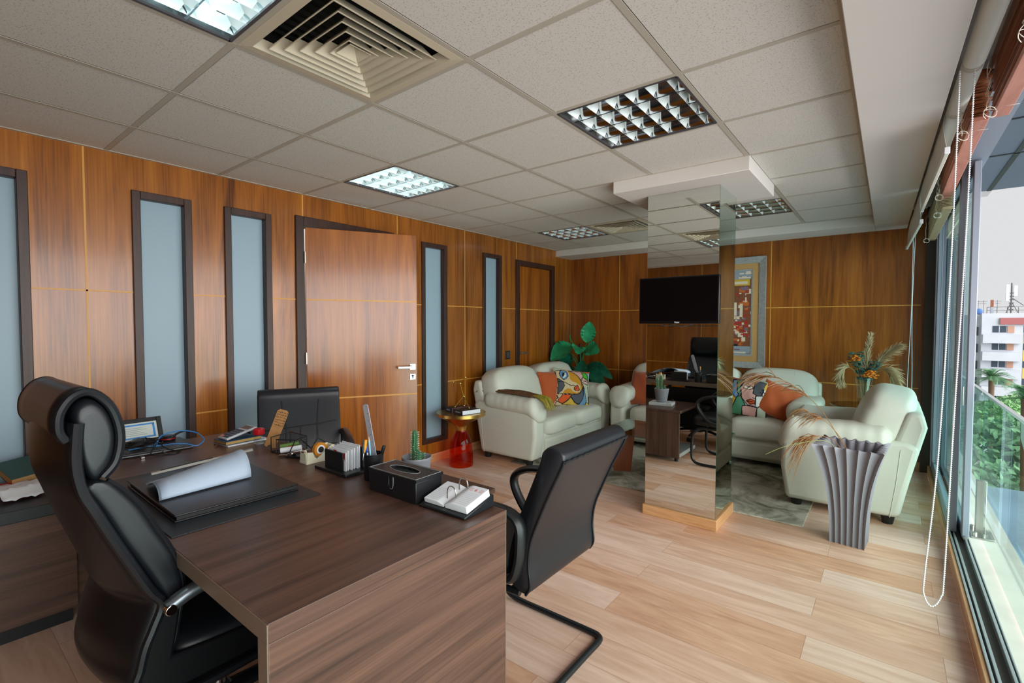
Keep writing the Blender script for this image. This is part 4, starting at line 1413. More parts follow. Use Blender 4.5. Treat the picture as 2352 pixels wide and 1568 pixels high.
m.add([(cos(2 * pi * j / 32) * .042, sin(2 * pi * j / 32) * .042, .0) for j in range(32)], [tuple(range(32))])
m.build('glass', VG, gv)
PAMP = mat('pampas_plume', s(180, 156, 120), .95)
STALKS = mat('dry_stalk', s(150, 132, 92), .8)
ORFL = mat('orange_florets', s(216, 116, 24), .8)
EUC = mat('dusty_green_leaves', s(66, 108, 100), .7, noise=(40, 2, .3))
base = Vector((3.455, 4.85, .64))


def pampas(label, path, n, ln, wid, seed, droop=.5):
    rnd = random.Random(seed)
    t = thing('pampas_grass', label, 'dried flower', base, 0, 'pampas plumes in the glass vase')
    P = smooth_path(path, 6)
    MB().tube(P, .0028, 5).build('stalk', STALKS, t)
    m = MB()
    k0 = int(len(P) * .45)
    for k in range(n):
        f = rnd.random()
        q = P[k0 + int(f * (len(P) - 1 - k0))]
        i = P.index(q)
        d = (P[min(i + 1, len(P) - 1)] - P[max(i - 1, 0)]).normalized()
        side = Vector((rnd.uniform(-1, 1), rnd.uniform(-1, 1), rnd.uniform(-1, 1)))
        d = (d + side * wid).normalized()
        l = ln * rnd.uniform(.5, 1.1) * (1 - .45 * f)
        m.tube([q, q + d * l * .5 + Vector((0, 0, -droop * l * .12)), q + d * l + Vector((0, 0, -droop * l * .5))], [.0014, .0021, .0005], 3)
    m.build('plume', PAMP, t)


pampas('upright pampas plume, tallest in the glass vase', [(.01, .01, .02), (.02, .0, .25), (.015, 0, .45), (.035, -.02, .655)], 520, .13, .42, 1, .25)
pampas('pampas plume leaning right and up toward the window', [(.01, 0, .02), (.05, 0, .26), (.13, -.03, .46), (.24, -.06, .57)], 600, .17, .48, 2, .7)
pampas('drooping pampas plume right of the orange flowers', [(.0, 0, .02), (.05, -.02, .26), (.15, -.05, .35), (.22, -.08, .27), (.235, -.09, .16)], 640, .15, .6, 3, .8)
pampas('small pampas plume drooping left of the glass vase', [(-.01, 0, .02), (-.05, -.03, .27), (-.13, -.06, .36), (-.18, -.08, .30), (-.18, -.085, .23)], 480, .12, .65, 4, .8)


def floret(label, c, r, n, seed):
    rnd = random.Random(seed)
    t = thing('orange_flower', label, 'dried flower', base, 0, 'orange flower heads in the glass vase')
    MB().tube(smooth_path([(0, 0, .02), (c[0] * .4, c[1] * .4, .2), c], 4), .002, 5).build('stalk', STALKS, t)
    m = MB()
    for k in range(n):
        a, b = rnd.uniform(0, 2 * pi), rnd.uniform(-.4, 1) * pi / 2
        d = Vector((cos(a) * cos(b), sin(a) * cos(b), sin(b))) * r * rnd.uniform(.5, 1)
        m.pill(Vector(c) + Vector((d.x, d.y, d.z * .7)), (.010, .010, .006), 1, 1, 6, 4)
    m.build('flower_head', ORFL, t)


floret('orange flower head hanging over the front of the glass vase', (.045, -.10, .295), .062, 70, 1)
floret('smaller orange flower head at the upper left of the vase', (-.075, -.06, .44), .045, 50, 2)
ge = thing('green_leaf_sprigs', 'dusty green leaf sprigs in the middle of the glass vase', 'dried flower', base)
m = MB(); lf = MB()
rnd = random.Random(4)
for k in range(16):
    a = rnd.uniform(-1, 1); b = rnd.uniform(-1, .6); h = rnd.uniform(.34, .50)
    P = smooth_path([(0, 0, .02), (a * .03, b * .03, .25), (a * .11, b * .09, h)], 4)
    m.tube(P, .0018, 4)
    for q in P[4:]:
        for w in range(4):
            d = Vector((rnd.uniform(-1, 1), rnd.uniform(-1, 1), rnd.uniform(-.4, 1))).normalized() * .02
            lf.pill(q + d, (.017, .013, .005), 1, 1, 6, 4)
m.build('twigs', STALKS, ge); lf.build('leaves', EUC, ge)

# ------------------------------------------------------------------ artificial plant in the corner
pl = thing('artificial_plant', 'tall artificial broad leaf plant in the corner between the sofas', 'plant', (.36, 4.93, 0))
MB().lathe([(.10, 0), (.13, .02), (.15, .26), (.145, .28), (.125, .28), (.12, .24)], 0, 0, 24).build('pot', GREYPOT, pl)
MB().tube([(0, 0, .2), (.0, -.01, .6), (-.01, -.015, .95), (-.012, -.02, 1.14)], [.034, .032, .030, .024], 12).build('trunk', BARK, pl)


def leaf_mesh(m, st, base_p, tip_dir, L, W, bend, roll=0, mi=0):
    d = Vector(tip_dir).normalized()
    side = d.cross(Vector((0, 0, 1)))
    if side.length < .1: side = Vector((1, 0, 0))
    side.normalize()
    up = side.cross(d).normalized()
    room = Vector((.55, -.75, .35))
    nn = (up * .45 + room * .8); nn = (nn - d * nn.dot(d)).normalized()
    up = nn; side = d.cross(up).normalized()
    R = Matrix.Rotation(roll * .5, 3, d)
    side = R @ side; up = R @ up
    B = Vector(base_p)
    def fn(u, v):
        w = sin(pi * min(1, v * .96 + .02)) ** .75 * (1 - .25 * v) * W
        a = (u * 2 - 1)
        return B + d * (L * v) + side * (a * w) + up * (-.22 * abs(a) ** 1.3 * w * -1 + .012 * sin(v * 40) * abs(a)) + Vector((0, 0, -bend * L * v * v))
    m.grid(fn, 8, 14, mi)


fol = MB(); stm = MB()
LV = [  # base on trunk (z), leaf base pt, direction, L, W, bend, roll, mat
    (1.0, (.10, -.05, 1.16), (.25, -.15, 1), .25, .085, .05, 1.2, 0), (1.05, (-.10, -.10, 1.12), (-.55, -.6, -.35), .26, .13, .25, .2, 0),
    (.95, (.10, -.10, 1.06), (.9, -.3, .25), .24, .10, .3, .5, 0), (.9, (-.12, -.08, 1.0), (-.35, -.5, -.8), .26, .09, .1, .5, 1),
    (.9, (.02, -.12, 1.10), (.3, -.6, .1), .2, .08, .5, -.2, 0), (.7, (.10, -.04, .84), (.95, -.2, .15), .36, .075, .45, .4, 1),
    (.7, (.12, -.10, .80), (.9, -.45, .0), .38, .08, .6, .3, 1), (.65, (.06, -.12, .74), (.55, -.7, -.25), .30, .10, .5, .1, 1),
    (.6, (.0, -.12, .78), (.2, -.9, -.5), .28, .11, .4, -.2, 1), (.6, (-.1, -.05, .80), (-.7, -.4, .0), .24, .08, .5, .2, 1),
    (.55, (.12, -.02, .62), (1, -.25, .0), .40, .075, .55, .3, 1), (.8, (-.08, -.1, .95), (-.4, -.8, -.3), .22, .08, .3, .2, 1),
    (.75, (.07, -.10, .92), (.2, -.7, -.9), .26, .07, .1, .6, 1), (.5, (.05, .02, .70), (.7, .1, .5), .3, .08, .4, .3, 1)]
for z, bp, d, L, W, bd, rl_, mi in LV:
    leaf_mesh(fol, stm, bp, d, L * 1.22, W * 1.35, bd, rl_, mi)
    stm.tube(smooth_path([(0, -.02, z - .12), (bp[0] * .6, bp[1] * .6, (z + bp[2]) / 2), bp], 4), .006, 6)
stm.tube(smooth_path([(0, -.02, .95), (-.08, -.05, 1.10), (-.14, -.07, 1.20), (-.15, -.07, 1.27)], 4), [.006, .006, .006, .007, .008, .009, .009, .010, .010, .009, .008, .006, .003], 6)
fol.build('leaves', [LEAF, LEAFD], pl, sharp=60)
stm.build('stems', STEMG, pl)

# ------------------------------------------------------------------ framed painting on the back wall
pa = thing('framed_painting', 'abstract painting in a broad silver frame on the back wall beside the column', 'painting', (2.05, YB, 1.536))
FW, FH = .485, .63
f = MB()
def molding(m, w, h, t, y0, y1, bev):
    for sgn in (-1, 1):
        m.loft([[(sgn * w, y0, -h), (sgn * (w - t), y0, -h + t), (sgn * (w - t), y1 + bev, -h + t), (sgn * w, y1, -h)],
                [(sgn * w, y0, h), (sgn * (w - t), y0, h - t), (sgn * (w - t), y1 + bev, h - t), (sgn * w, y1, h)]])
        m.loft([[(-w, y0, sgn * h), (-w + t, y0, sgn * (h - t)), (-w + t, y1 + bev, sgn * (h - t)), (-w, y1, sgn * h)],
                [(w, y0, sgn * h), (w - t, y0, sgn * (h - t)), (w - t, y1 + bev, sgn * (h - t)), (w, y1, sgn * h)]])
molding(f, FW, FH, .07, -.002, -.040, .018)
f.build('frame', SILVERF, pa, smooth=False)
MB().box(-FW + .065, FW - .065, -.012, -.002, -FH + .065, FH - .065).build('mount', LINEN, pa)
f = MB(); molding(f, FW - .135, FH - .135, .016, -.012, -.020, .004)
f.build('inner_frame', SILVERF, pa, smooth=False)
PC = [mat('paint_%s' % nm, c, .6) for nm, c in (('brown', s(120, 70, 44)), ('grey_blue', s(140, 152, 162)), ('black', s(22, 20, 22)), ('yellow', s(196, 160, 50)), ('rust', s(146, 56, 34)), ('cream', s(214, 200, 176)), ('red', s(176, 34, 34)), ('orange', s(190, 96, 36)), ('violet_grey', s(120, 100, 112)))]
NX, NZ = 84, 120
wv, hv = FW - .15, FH - .15
img = np.zeros((NZ, NX), int)
rr = random.Random(12)
def rect(x0, x1, z0, z1, c):
    img[int(z0 * NZ):max(int(z1 * NZ), int(z0 * NZ) + 1), int(x0 * NX):max(int(x1 * NX), int(x0 * NX) + 1)] = c
for k in range(260):
    x, z = rr.random(), rr.uniform(.1, .9); rect(x, min(1, x + rr.uniform(.02, .12)), z, min(1, z + rr.uniform(.01, .06)), rr.choice([0, 0, 4, 7, 8, 4, 5]))
rect(0, 1, .90, 1, 1); rect(.0, 1, .0, .10, 1)
for k in range(60):
    x, z = rr.random(), rr.choice([rr.uniform(.9, .98), rr.uniform(0, .09)]); rect(x, min(1, x + rr.uniform(.03, .2)), z, z + .015, rr.choice([1, 5, 8, 1]))
rect(.56, .98, .83, .905, 3); rect(.6, .95, .845, .875, 5)
rect(.54, .61, .13, .91, 2); rect(.0, .8, .10, .125, 2); rect(.2, .26, .3, .9, 2)
for x, z0, z1 in ((.64, .5, .68), (.73, .47, .63), (.83, .45, .61), (.34, .5, .7), (.42, .42, .6)): rect(x, x + .05, z0, z1, 5)
for k in range(50):
    x, z = rr.uniform(.62, .95), rr.uniform(.22, .45); rect(x, x + rr.uniform(.02, .06), z, z + rr.uniform(.01, .035), rr.choice([6, 5, 1, 8, 6]))
for k in range(30):
    x, z = rr.uniform(.02, .55), rr.uniform(.15, .5); rect(x, x + rr.uniform(.02, .06), z, z + rr.uniform(.02, .09), rr.choice([7, 4, 3]))
m = MB().grid(lambda u, v: ((2 * u - 1) * wv, -.0135, (2 * v - 1) * hv), NX, NZ)
m.mi = [int(c) for c in img.ravel()]
m.build('canvas', PC, pa, smooth=False)

# ------------------------------------------------------------------ things on the desk (top at z = .753)
TZ = .7535
dm = MB().box(1.13, 1.945, -.285, .20, TZ, TZ + .003).build('desk_mat', mat('dark_green_mat', s(30, 40, 46), .4), bevel=.001)
tag(dm, 'dark slate desk mat lying under the black folder', 'desk mat')

fo = thing('leather_folder', 'black leather document folder lying on the desk mat', 'folder', (1.555, -.032, TZ + .0035), radians(-1))
FOLD = mat('folder_leather', s(30, 26, 26), .33, bump=(200, .1))
MB().box(-.28, .28, -.205, .205, 0, .005).build('cover', FOLD, fo, bevel=.002)
MB().box(-.28, .28, -.205, .205, .017, .024).build('cover', FOLD, fo, bevel=.003)
MB().box(-.27, .275, -.198, .198, .0055, .0165).build('sheets', mat('black_sheets', s(16, 17, 20), .5), fo)

pp = thing('curled_papers', 'curled sheets of white paper lying on the black folder', 'papers', (0, 0, 0))
ZF = TZ + .0285
def paper_fn(o, dz):
    def fn(u, v):
        a0 = Vector((1.650, -.225, 0)); a1 = Vector((1.625, .085, 0))     # near edge resting on the folder
        b0 = Vector((1.42, -.205, 0)); b1 = Vector((1.27, .16, 0))
        a = a0.lerp(a1, v); b = b0.lerp(b1, v)
        h = .036 + .038 * v
        w = 1 - (1 - u) ** 1.0
        x = a.lerp(b, u)
        z = h * (max(0, sin(pi * min(1, u * (1.15 - .1 * v)))) ** .72)
        # near part rises steeply
        q = a.lerp(b, u ** 1.5)
        return (q.x + o, q.y + o * .3, ZF + z * 1.0 + dz + .010 * u)
    return fn
for k in range(3):
    MB().grid(paper_fn(-.006 * k, .0022 * (2 - k)), 26, 10).build('sheet', PAPER_DIM, pp, solid=.0006)

pn = thing('silver_ruler', 'slim silver scale ruler lying on the curled papers', 'ruler', (1.425, .0, ZF + .052), rot=(radians(5), radians(6), radians(-8)))
MB().prism([(-.012, 0), (.012, 0), (.006, .008), (-.006, .008)], 1, -.19, .17).build('body', STEEL, pn, bevel=.001)
MB().box(-.004, .004, -.16, .02, .0081, .0088).build('groove', BLACKP, pn)

# laptop with peripherals at the left end
lp = thing('laptop', 'closed silver laptop at the left end of the desk under the cables', 'laptop', (.655, -.01, TZ), radians(-3))
MB().box(-.125, .125, -.18, .18, .003, .012).build('base', SILVER, lp, bevel=.004)
MB().box(-.125, .125, -.18, .18, .0125, .021).build('lid', mat('laptop_lid', s(74, 72, 72), .4, .4), lp, bevel=.004)
m = MB()
for x in (-.1, .1):
    for yv in (-.15, .15): m.lathe([(.006, 0), (.006, .0035)], x, yv, 10)
m.build('rubber_foot', BLACKP, lp)
PZ = TZ + .0215
fr_ = thing('certificate_frame', 'small black framed certificate with a blue border leaning behind the laptop', 'picture frame', (.585, -.06, PZ + .001), rot=(0, radians(-22), radians(2)))
m = MB()
for sy in (-1, 1): m.box(-.008, .008, min(sy * .15, sy * .128), max(sy * .15, sy * .128), 0, .135)
m.box(-.008, .008, -.128, .128, 0, .022); m.box(-.008, .008, -.128, .128, .113, .135)
m.build('frame', BLACKS, fr_, bevel=.002)
MB().box(-.004, .003, -.128, .128, .022, .113).build('paper', mat('certificate_paper', s(196, 206, 200), .6), fr_)
m = MB()
for sy in (-1, 1): m.box(.0031, .0036, min(sy * .118, sy * .108), max(sy * .118, sy * .108), .032, .103)
m.box(.0031, .0036, -.118, .118, .030, .038); m.box(.0031, .0036, -.118, .118, .097, .105)
m.build('border', BLUE, fr_)
m = MB()
for k in range(5): m.box(.0031, .0036, -.08 + .01 * (k % 2), .08 - .013 * (k % 3), .048 + k * .009, .0495 + k * .009)
m.build('print_lines', mat('print_grey_line', s(90, 110, 116), .7), fr_)

ms = thing('computer_mouse', 'black computer mouse on top of the closed laptop', 'mouse', (.625, -.035, PZ), radians(70))
MB().pill((0, 0, .018), (.032, .058, .019), .8, .8, 24, 12).build('body', BLACKP, ms)
MB().tube([(0, .03, .036), (0, .042, .032)], .004, 8).build('scroll_wheel', ALUD, ms)
cabl = MAT_CABLE = mat('black_cable', s(16, 17, 19), .45)
rnd = random.Random(21)
bc = thing('black_cable_tangle', 'tangle of thin black cables spilling from the laptop onto the desk', 'cable', (0, 0, 0))
m = MB()
pts = []
for k in range(34):
    a = k * 1.1
    pts.append((.70 + .065 * cos(a) * rnd.uniform(.4, 1.2), -.06 + .11 * sin(a * .83) * rnd.uniform(.4, 1.1), PZ + .006 + .040 * rnd.random()))
pts += [(.80, -.02, PZ + .02), (.825, .03, TZ + .004), (.83, .07, TZ + .003), (.80, .10, TZ + .003)]
m.tube(smooth_path(pts, 5), .0025, 6)
pts = [(.72, .02, PZ + .03), (.77, .0, PZ + .02), (.81, -.03, TZ + .01), (.835, .02, TZ + .003), (.85, .06, TZ + .003), (.82, .085, TZ + .003), (.79, .05, PZ - .005), (.76, .03, PZ + .012), (.70, .05, PZ + .02)]
m.tube(smooth_path(pts, 6), .0025, 6)
m.build('cable', cabl, bc)
MB().box(.806, .832, -.075, -.06, TZ + .001, TZ + .009).build('usb_plug', STEEL, bc, bevel=.001)
blu = thing('blue_usb_cable', 'bright blue cable looping over the laptop edge', 'cable', (0, 0, 0))
P = [(.735, -.10, PZ + .012), (.74, -.03, PZ + .014), (.745, .03, PZ + .010), (.76, .075, PZ + .012), (.78, .125, PZ + .006), (.80, .17, TZ + .012), (.77, .215, TZ + .03), (.70, .20, TZ + .062), (.68, .13, TZ + .080), (.70, .05, TZ + .074), (.735, .02, PZ + .035), (.75, .01, PZ + .024)]
MB().tube(smooth_path(P, 6), .0028, 8).build('cable', BLUE, blu)
MB().tube([(.746, .012, PZ + .028), (.765, -.004, PZ + .012)], .007, 8, flat=(1, .6)).build('plug', BLUE, blu)
hd = thing('headset', 'black folded headset with an orange ring on the laptop', 'headset', (.61, .10, PZ))
MB().lathe([(.030, .0), (.034, .006), (.034, .022), (.026, .03), (0.001, .031)], 0, 0, 24).build('ear_cup', BLACKP, hd)
MB().lathe([(.0345, .012), (.0352, .014), (.0345, .016)], 0, 0, 24, caps=False).build('ring', RED, hd)
MB().tube(smooth_path([(-.01, .03, .022), (-.03, .06, .030), (-.04, .10, .032), (-.02, .145, .018)], 5), .008, 8, flat=(.5, 1.3)).build('headband', BLACKP, hd)

# notebooks with calculator
pm = MB().box(-.085, .075, -.105, .115, 0, .006).build('paper_pad', PAPER, loc=(.835, .375, TZ), rot=(0, 0, radians(4)), bevel=.001)
tag(pm, 'white magazine lying under the blue notebook', 'magazine')
nb = thing('blue_notebook', 'navy notebook with gilded pages under the calculator', 'notebook', (.83, .36, TZ + .0065), radians(5))
MB().box(-.065, .065, -.095, .095, 0, .003).build('cover', BLUEC, nb, bevel=.001)
MB().box(-.065, .065, -.095, .095, .017, .020).build('cover', BLUEC, nb, bevel=.001)
MB().box(-.062, .063, -.093, .093, .0031, .0169).build('pages', GOLDPAGE, nb)
MB().tube(smooth_path([(.0, -.093, .003), (.01, -.115, .002), (.03, -.135, -.004)], 4), .003, 6, flat=(.3, 1.4)).build('ribbon', mat('brown_ribbon', s(120, 62, 42), .6), nb)
cl = thing('calculator', 'pale grey desk calculator propped on the navy notebook', 'calculator', (.83, .36, TZ + .0268), rot=(radians(13), 0, radians(5)))
MB().box(-.048, .048, -.078, .088, .0185, .031).build('body', mat('calculator_grey', s(196, 202, 208), .4), cl, bevel=.004)
MB().box(-.040, .040, .042, .078, .0312, .032).build('display', mat('calculator_lcd', s(110, 96, 86), .25), cl)
kb = MB()
for i in range(5):
    for j in range(5): kb.box(-.040 + i * .0165, -.027 + i * .0165, -.070 + j * .020, -.056 + j * .020, .031, .0345)
kb.build('keys', mat('calculator_keys', s(44, 58, 80), .4), cl, bevel=.001)
ok = MB()
for i in range(2): ok.box(-.040 + i * .0165, -.027 + i * .0165, -.0705, -.0555, .031, .0350)
ok.build('orange_keys', ORANGE, cl)
MB().box(-.04, .04, .05, .085, .0, .0185).build('stand', BLACKP, cl)

jr = thing('clip_jar', 'small clear jar with a red ring lid beside the notebooks', 'jar', (.957, .415, TZ))
MB().lathe([(.026, .001), (.0265, .01), (.0265, .05)], 0, 0, 24, caps=False).build('jar', CLEAR, jr)
MB().lathe([(.002, 0), (.0258, .0005), (.0258, .004), (.002, .004)], 0, 0, 24).build('jar_base', mat('jar_base', s(176, 180, 180), .3), jr)
MB().lathe([(.0275, .050), (.0285, .054), (.0285, .078), (.024, .081), (.012, .079), (.012, .06)], 0, 0, 24, caps=False).build('lid', RED, jr, solid=.002)
m = MB()
for k in range(7): m.tube([(rnd.uniform(-.015, .015), rnd.uniform(-.015, .015), .006), (rnd.uniform(-.015, .015), rnd.uniform(-.015, .015), .010)], .001, 5)
m.build('clips', STEEL, jr)

wh = thing('carved_wood_holder', 'slanted brown wooden holder with black engraved signs standing on the desk', 'wood holder', (1.095, .405, TZ), rot=(radians(-6), radians(20), radians(58)))
WOODH = mat('brown_card', s(150, 104, 52), .6, noise=(60, 3, .12))
pl2 = [(-.028, .03), (.028, .03), (.028, .195), (.018, .205), (-.018, .205), (-.028, .195)]
MB().prism(pl2, 1, -.004, .004).build('plate', WOODH, wh, bevel=.001)
nt_ = [(-.028, .008), (-.014, .002)] + [(.012 * cos(pi - pi * k / 6), .004 + .012 * sin(pi - pi * k / 6)) for k in range(7)] + [(.014, .002), (.028, .008), (.028, .036), (-.028, .036)]
MB().prism(nt_, 1, -.010, -.0045).build('foot', WOODH, wh, bevel=.001)
m = MB()
rnd = random.Random(5)
for r in range(6):
    for k in range(8):
        x = -.022 + k * .0062; z = .190 - r * .0135
        q = [(x + rnd.uniform(0, .004), -.0046, z + rnd.uniform(-.004, .004)) for _ in range(4)]
        m.tube(q, .0010, 4)
m.build('engraving', BLACKP, wh)

mt = thing('mesh_tray', 'small black wire mesh tray holding wrapped tubes', 'desk tray', (1.262, .425, TZ), radians(2))
m = MB()
def rail(*p): m.tube(p, .003, 6)
bx, by = .078, .05
rail((-bx, -by, .003), (bx, -by, .003), (bx, by, .003), (-bx, by, .003), (-bx, -by, .003))
rail((-bx, -by, .003), (-bx, -by, .075), (-bx, by, .085), (bx, by, .085), (bx, by, .003))
rail((-bx, by, .003), (-bx, by, .085)); rail((-bx + .05, -by, .003), (-bx + .05, -by, .07), (bx, -by + .04, .075), (bx, by, .085))
rail((bx, -by, .003), (bx, -by + .04, .075))
m.build('wire_frame', BLACKS, mt)
m = MB()
for k in range(17):
    x = -bx + k * bx / 8
    m.tube([(x, by, .004), (x, by, .084)], .0006, 4); m.tube([(x, -by, .004), (x, by, .004)], .0006, 4)
for k in range(9):
    z = .005 + k * .0098; m.tube([(-bx, by, z), (bx, by, z)], .0006, 4)
    yv = -by + k * by / 4; m.tube([(-bx, yv, .004), (bx, yv, .004)], .0006, 4); m.tube([(-bx, yv, .004), (-bx, yv, .076)], .0006, 4)
m.build('mesh', BLACKS, mt)
def pack(nm, label, p0, p1, r, mt_, loc):
    t = thing(nm, label, 'packet', loc)
    MB().tube([p0, p1], r, 12).build('wrapper', mt_, t, bevel=.001)
    return t
gp = pack('tube_packet', 'green wrapped tube lying in the mesh tray', (0, 0, 0), (.05, .07, .012), .010, mat('green_wrap', s(96, 130, 60), .4), (1.235, .395, TZ + .031))
wp2 = pack('tube_packet', 'white wrapped tube with red print lying in the front of the mesh tray', (0, 0, 0), (.06, .075, .010), .0135, PAPER, (1.272, .378, TZ + .020))
MB().tube([(.022, .025, .0172), (.042, .05, .0205)], .0016, 5).build('print', RED, wp2)
pc = thing('hole_punch', 'small black and chrome punch tool beside the tape dispenser', 'punch', (1.39, .405, TZ), radians(-62))
MB().box(-.02, .02, -.05, .05, 0, .010).build('base', BLACKP, pc, bevel=.002)
MB().prism([(-.05, .010), (.04, .030), (.05, .036), (.045, .042), (-.05, .02)], 0, -.014, .014).build('arm', CHROME, pc, bevel=.002)
MB().tube([(-.018, -.03, .018), (.018, -.03, .018)], .008, 12).build('pivot', CHROME, pc)
cs = thing('chrome_staple_remover', 'chrome and white bits scattered at the mouth of the mesh tray', 'clip', (1.325, .365, TZ), radians(20))
m = MB()
m.tube([(-.02, -.01, .006), (.0, .0, .008), (.025, .01, .006)], .006, 8); m.tube([(-.015, .012, .005), (.02, .022, .006)], .005, 8)
m.build('clip', CHROME, cs)

td = thing('tape_dispenser', 'cream desk tape dispenser with an amber tape roll', 'tape dispenser', (1.512, .435, TZ), radians(0))
CRP = mat('cream_plastic', s(216, 212, 188), .35)
for sx in (-1, 1):
    MB().prism([(-.070, 0), (.075, 0), (.075, .062), (.068, .070), (.056, .070), (-.020, .018), (-.032, .030), (-.040, .052), (-.068, .055)], 0, sx * .029 - .003, sx * .029 + .003).build('side_wall', CRP, td, bevel=.001)
MB().box(-.031, .031, -.072, .077, 0, .014).build('base', CRP, td, bevel=.002)
MB().box(-.026, .026, -.072, -.064, .014, .052).build('front_wall', CRP, td, bevel=.002)
MB().box(-.026, .026, .066, .076, .014, .066).build('back_wall', CRP, td, bevel=.002)
MB().box(-.012, .012, -.074, -.066, .052, .058).build('cutter', STEEL, td)
tr = MB().tube([(-.010, .012, .052), (.010, .012, .052)], .033, 28).build('tape_roll', mat('amber_tape', s(196, 126, 30), .25), td)
MB().tube([(-.0105, .012, .052), (.0105, .012, .052)], .021, 24).build('core', PAPER, tr)
MB().tube([(-.012, .012, .052), (.012, .012, .052)], .014, 20).build('hub', BLACKP, tr)

chd = thing('card_holder', 'black desk holder with a slotted base for business cards', 'card holder', (1.735, .425, TZ), radians(0))
MB().box(-.125, .12, -.062, .062, 0, .014).build('base', BLACKS, chd, bevel=.003)
MB().box(-.075, .065, -.040, -.034, .014, .092).build('front_plate', BLACKS, chd, bevel=.001)
MB().box(-.085, .095, .046, .054, .014, .098).build('back_plate', BLACKS, chd, bevel=.002)
MB().tube([(-.085, .050, .100), (.095, .050, .100)], .005, 8).build('top_bar', BLACKP, chd)
cards = [('white card with red corners standing foremost in the card holder', -.030, .082, 1), ('plain white card second behind the red cornered card', -.018, .086, 0), ('white card in the middle of the card holder pack', -.004, .090, 0),
         ('white folded card before the rear cards of the holder', .010, .092, 0), ('tall white card near the back plate of the holder', .024, .097, 0), ('rearmost white card against the back plate of the holder', .037, .100, 0)]
for k, (lb, yv, h, redc) in enumerate(cards):
    c = thing('business_card', lb, 'card', (1.735, .425 + yv, TZ + .0145), radians(random.uniform(-2, 2)), group='cards in the black desk holder')
    MB().box(-.055, .080 - .006 * (k % 2), -.002, .002, 0, h).build('sheet', PAPER, c, bevel=.0006)
    if redc:
        m = MB()
        m.add([(-.02, -.0024, h), (.008, -.0024, h), (.008, -.0024, h - .022)], [(0, 1, 2)]); m.add([(.075, -.0024, h), (.055, -.0024, h - .012), (.075, -.0024, h - .04)], [(0, 1, 2)])
        m.box(.03, .036, -.0024, -.0022, h - .024, h - .018)
        m.build('print', RED, c)

cu = thing('pen_cup', 'black leather pen cup with a ruler and pens', 'pen cup', (1.945, .437, TZ))
MB().lathe([(.001, 0), (.038, .0), (.039, .05), (.041, .108), (.038, .108), (.036, .05), (.035, .006), (.001, .006)], 0, 0, 32).build('cup', BLACKS, cu)
def leaning(nm, label, cat, dx, dy, lean, az, parts, z=.008):
    t = thing(nm, label, cat, (1.945 + dx, .437 + dy, TZ + z))
    d = Vector((sin(lean) * cos(az), sin(lean) * sin(az), cos(lean)))
    t.rotation_euler = d.to_track_quat('Z', 'Y').to_euler()
    for pn_, z0, z1, r, mm in parts:
        MB().tube([(0, 0, z0), (0, 0, z1)], r, 10).build(pn_, mm, t, bevel=.0008)
    return t
ru = thing('clear_ruler', 'long clear plastic ruler standing in the pen cup', 'ruler', (1.962, .445, TZ + .010), rot=(radians(-1), radians(-16), radians(3)))
RUL = mat('ruler_plastic', s(206, 206, 216), .2, trans=.35, ior=1.2)
MB().prism([(-.0165, 0), (.0165, 0), (.0165, .300), (.008, .306), (-.008, .306), (-.0165, .300)], 1, -.0012, .0012).build('blade', RUL, ru)
m = MB()
for k in range(58):
    z = .008 + k * .005; l = .007 if k % 2 == 0 else .004
    m.box(.0160 - l, .0160, -.0016, -.0013, z, z + .0006)
    if k % 6 == 3: m.box(.003, .006, -.0016, -.0013, z, z + .004)
m.build('scale_marks', mat('scale_ink', s(60, 62, 74), .6), ru)
leaning('screwdriver', 'grey and yellow handled screwdriver hooked over the pen cup rim', 'screwdriver', .004, -.05, radians(188), radians(90), [('blade', .0, .028, .0022, STEEL), ], z=.117)
sd_ = [o for o in COL.objects if o.name.startswith('screwdriver')][0]
MB().tube([(0, 0, -.055), (0, 0, -.045), (0, 0, -.02), (0, 0, .0)], [.006, .009, .0085, .005], 12).build('handle', mat('tool_grey', s(84, 90, 98), .5), sd_)
MB().tube([(.0045, 0, -.056), (.0045, 0, -.03), (.004, 0, -.004)], [.006, .0065, .003], 10).build('grip', mat('tool_yellow', s(216, 150, 30), .5), sd_)
leaning('marker', 'thick black marker leaning right in the pen cup', 'marker', .006, .004, radians(17), radians(30), [('barrel', .0, .10, .0065, BLACKP), ('cap', .10, .138, .0075, BLACKS)])
leaning('blue_pen', 'blue capped ballpoint pen at the left of the pen cup', 'pen', -.012, -.004, radians(10), radians(200), [('barrel', 0, .10, .004, PAPER), ('cap', .10, .128, .005, mat('pen_blue', s(40, 80, 170), .3))])
leaning('dark_pen', 'dark pen behind the blue capped pen in the cup', 'pen', -.006, .010, radians(9), radians(160), [('barrel', 0, .128, .0045, BLACKP), ('clip', .10, .125, .0052, BLACKS)])
pc_ = leaning('light_blue_pencil', 'light blue pencil leaning on the clear ruler', 'pencil', .004, -.010, radians(12), radians(165), [('barrel', 0, .150, .004, mat('pencil_blue', s(130, 196, 216), .4))])
MB().tube([(0, 0, .150), (0, 0, .168)], [.004, .0008], 8).build('tip', mat('pencil_wood', s(216, 180, 150), .6), pc_)

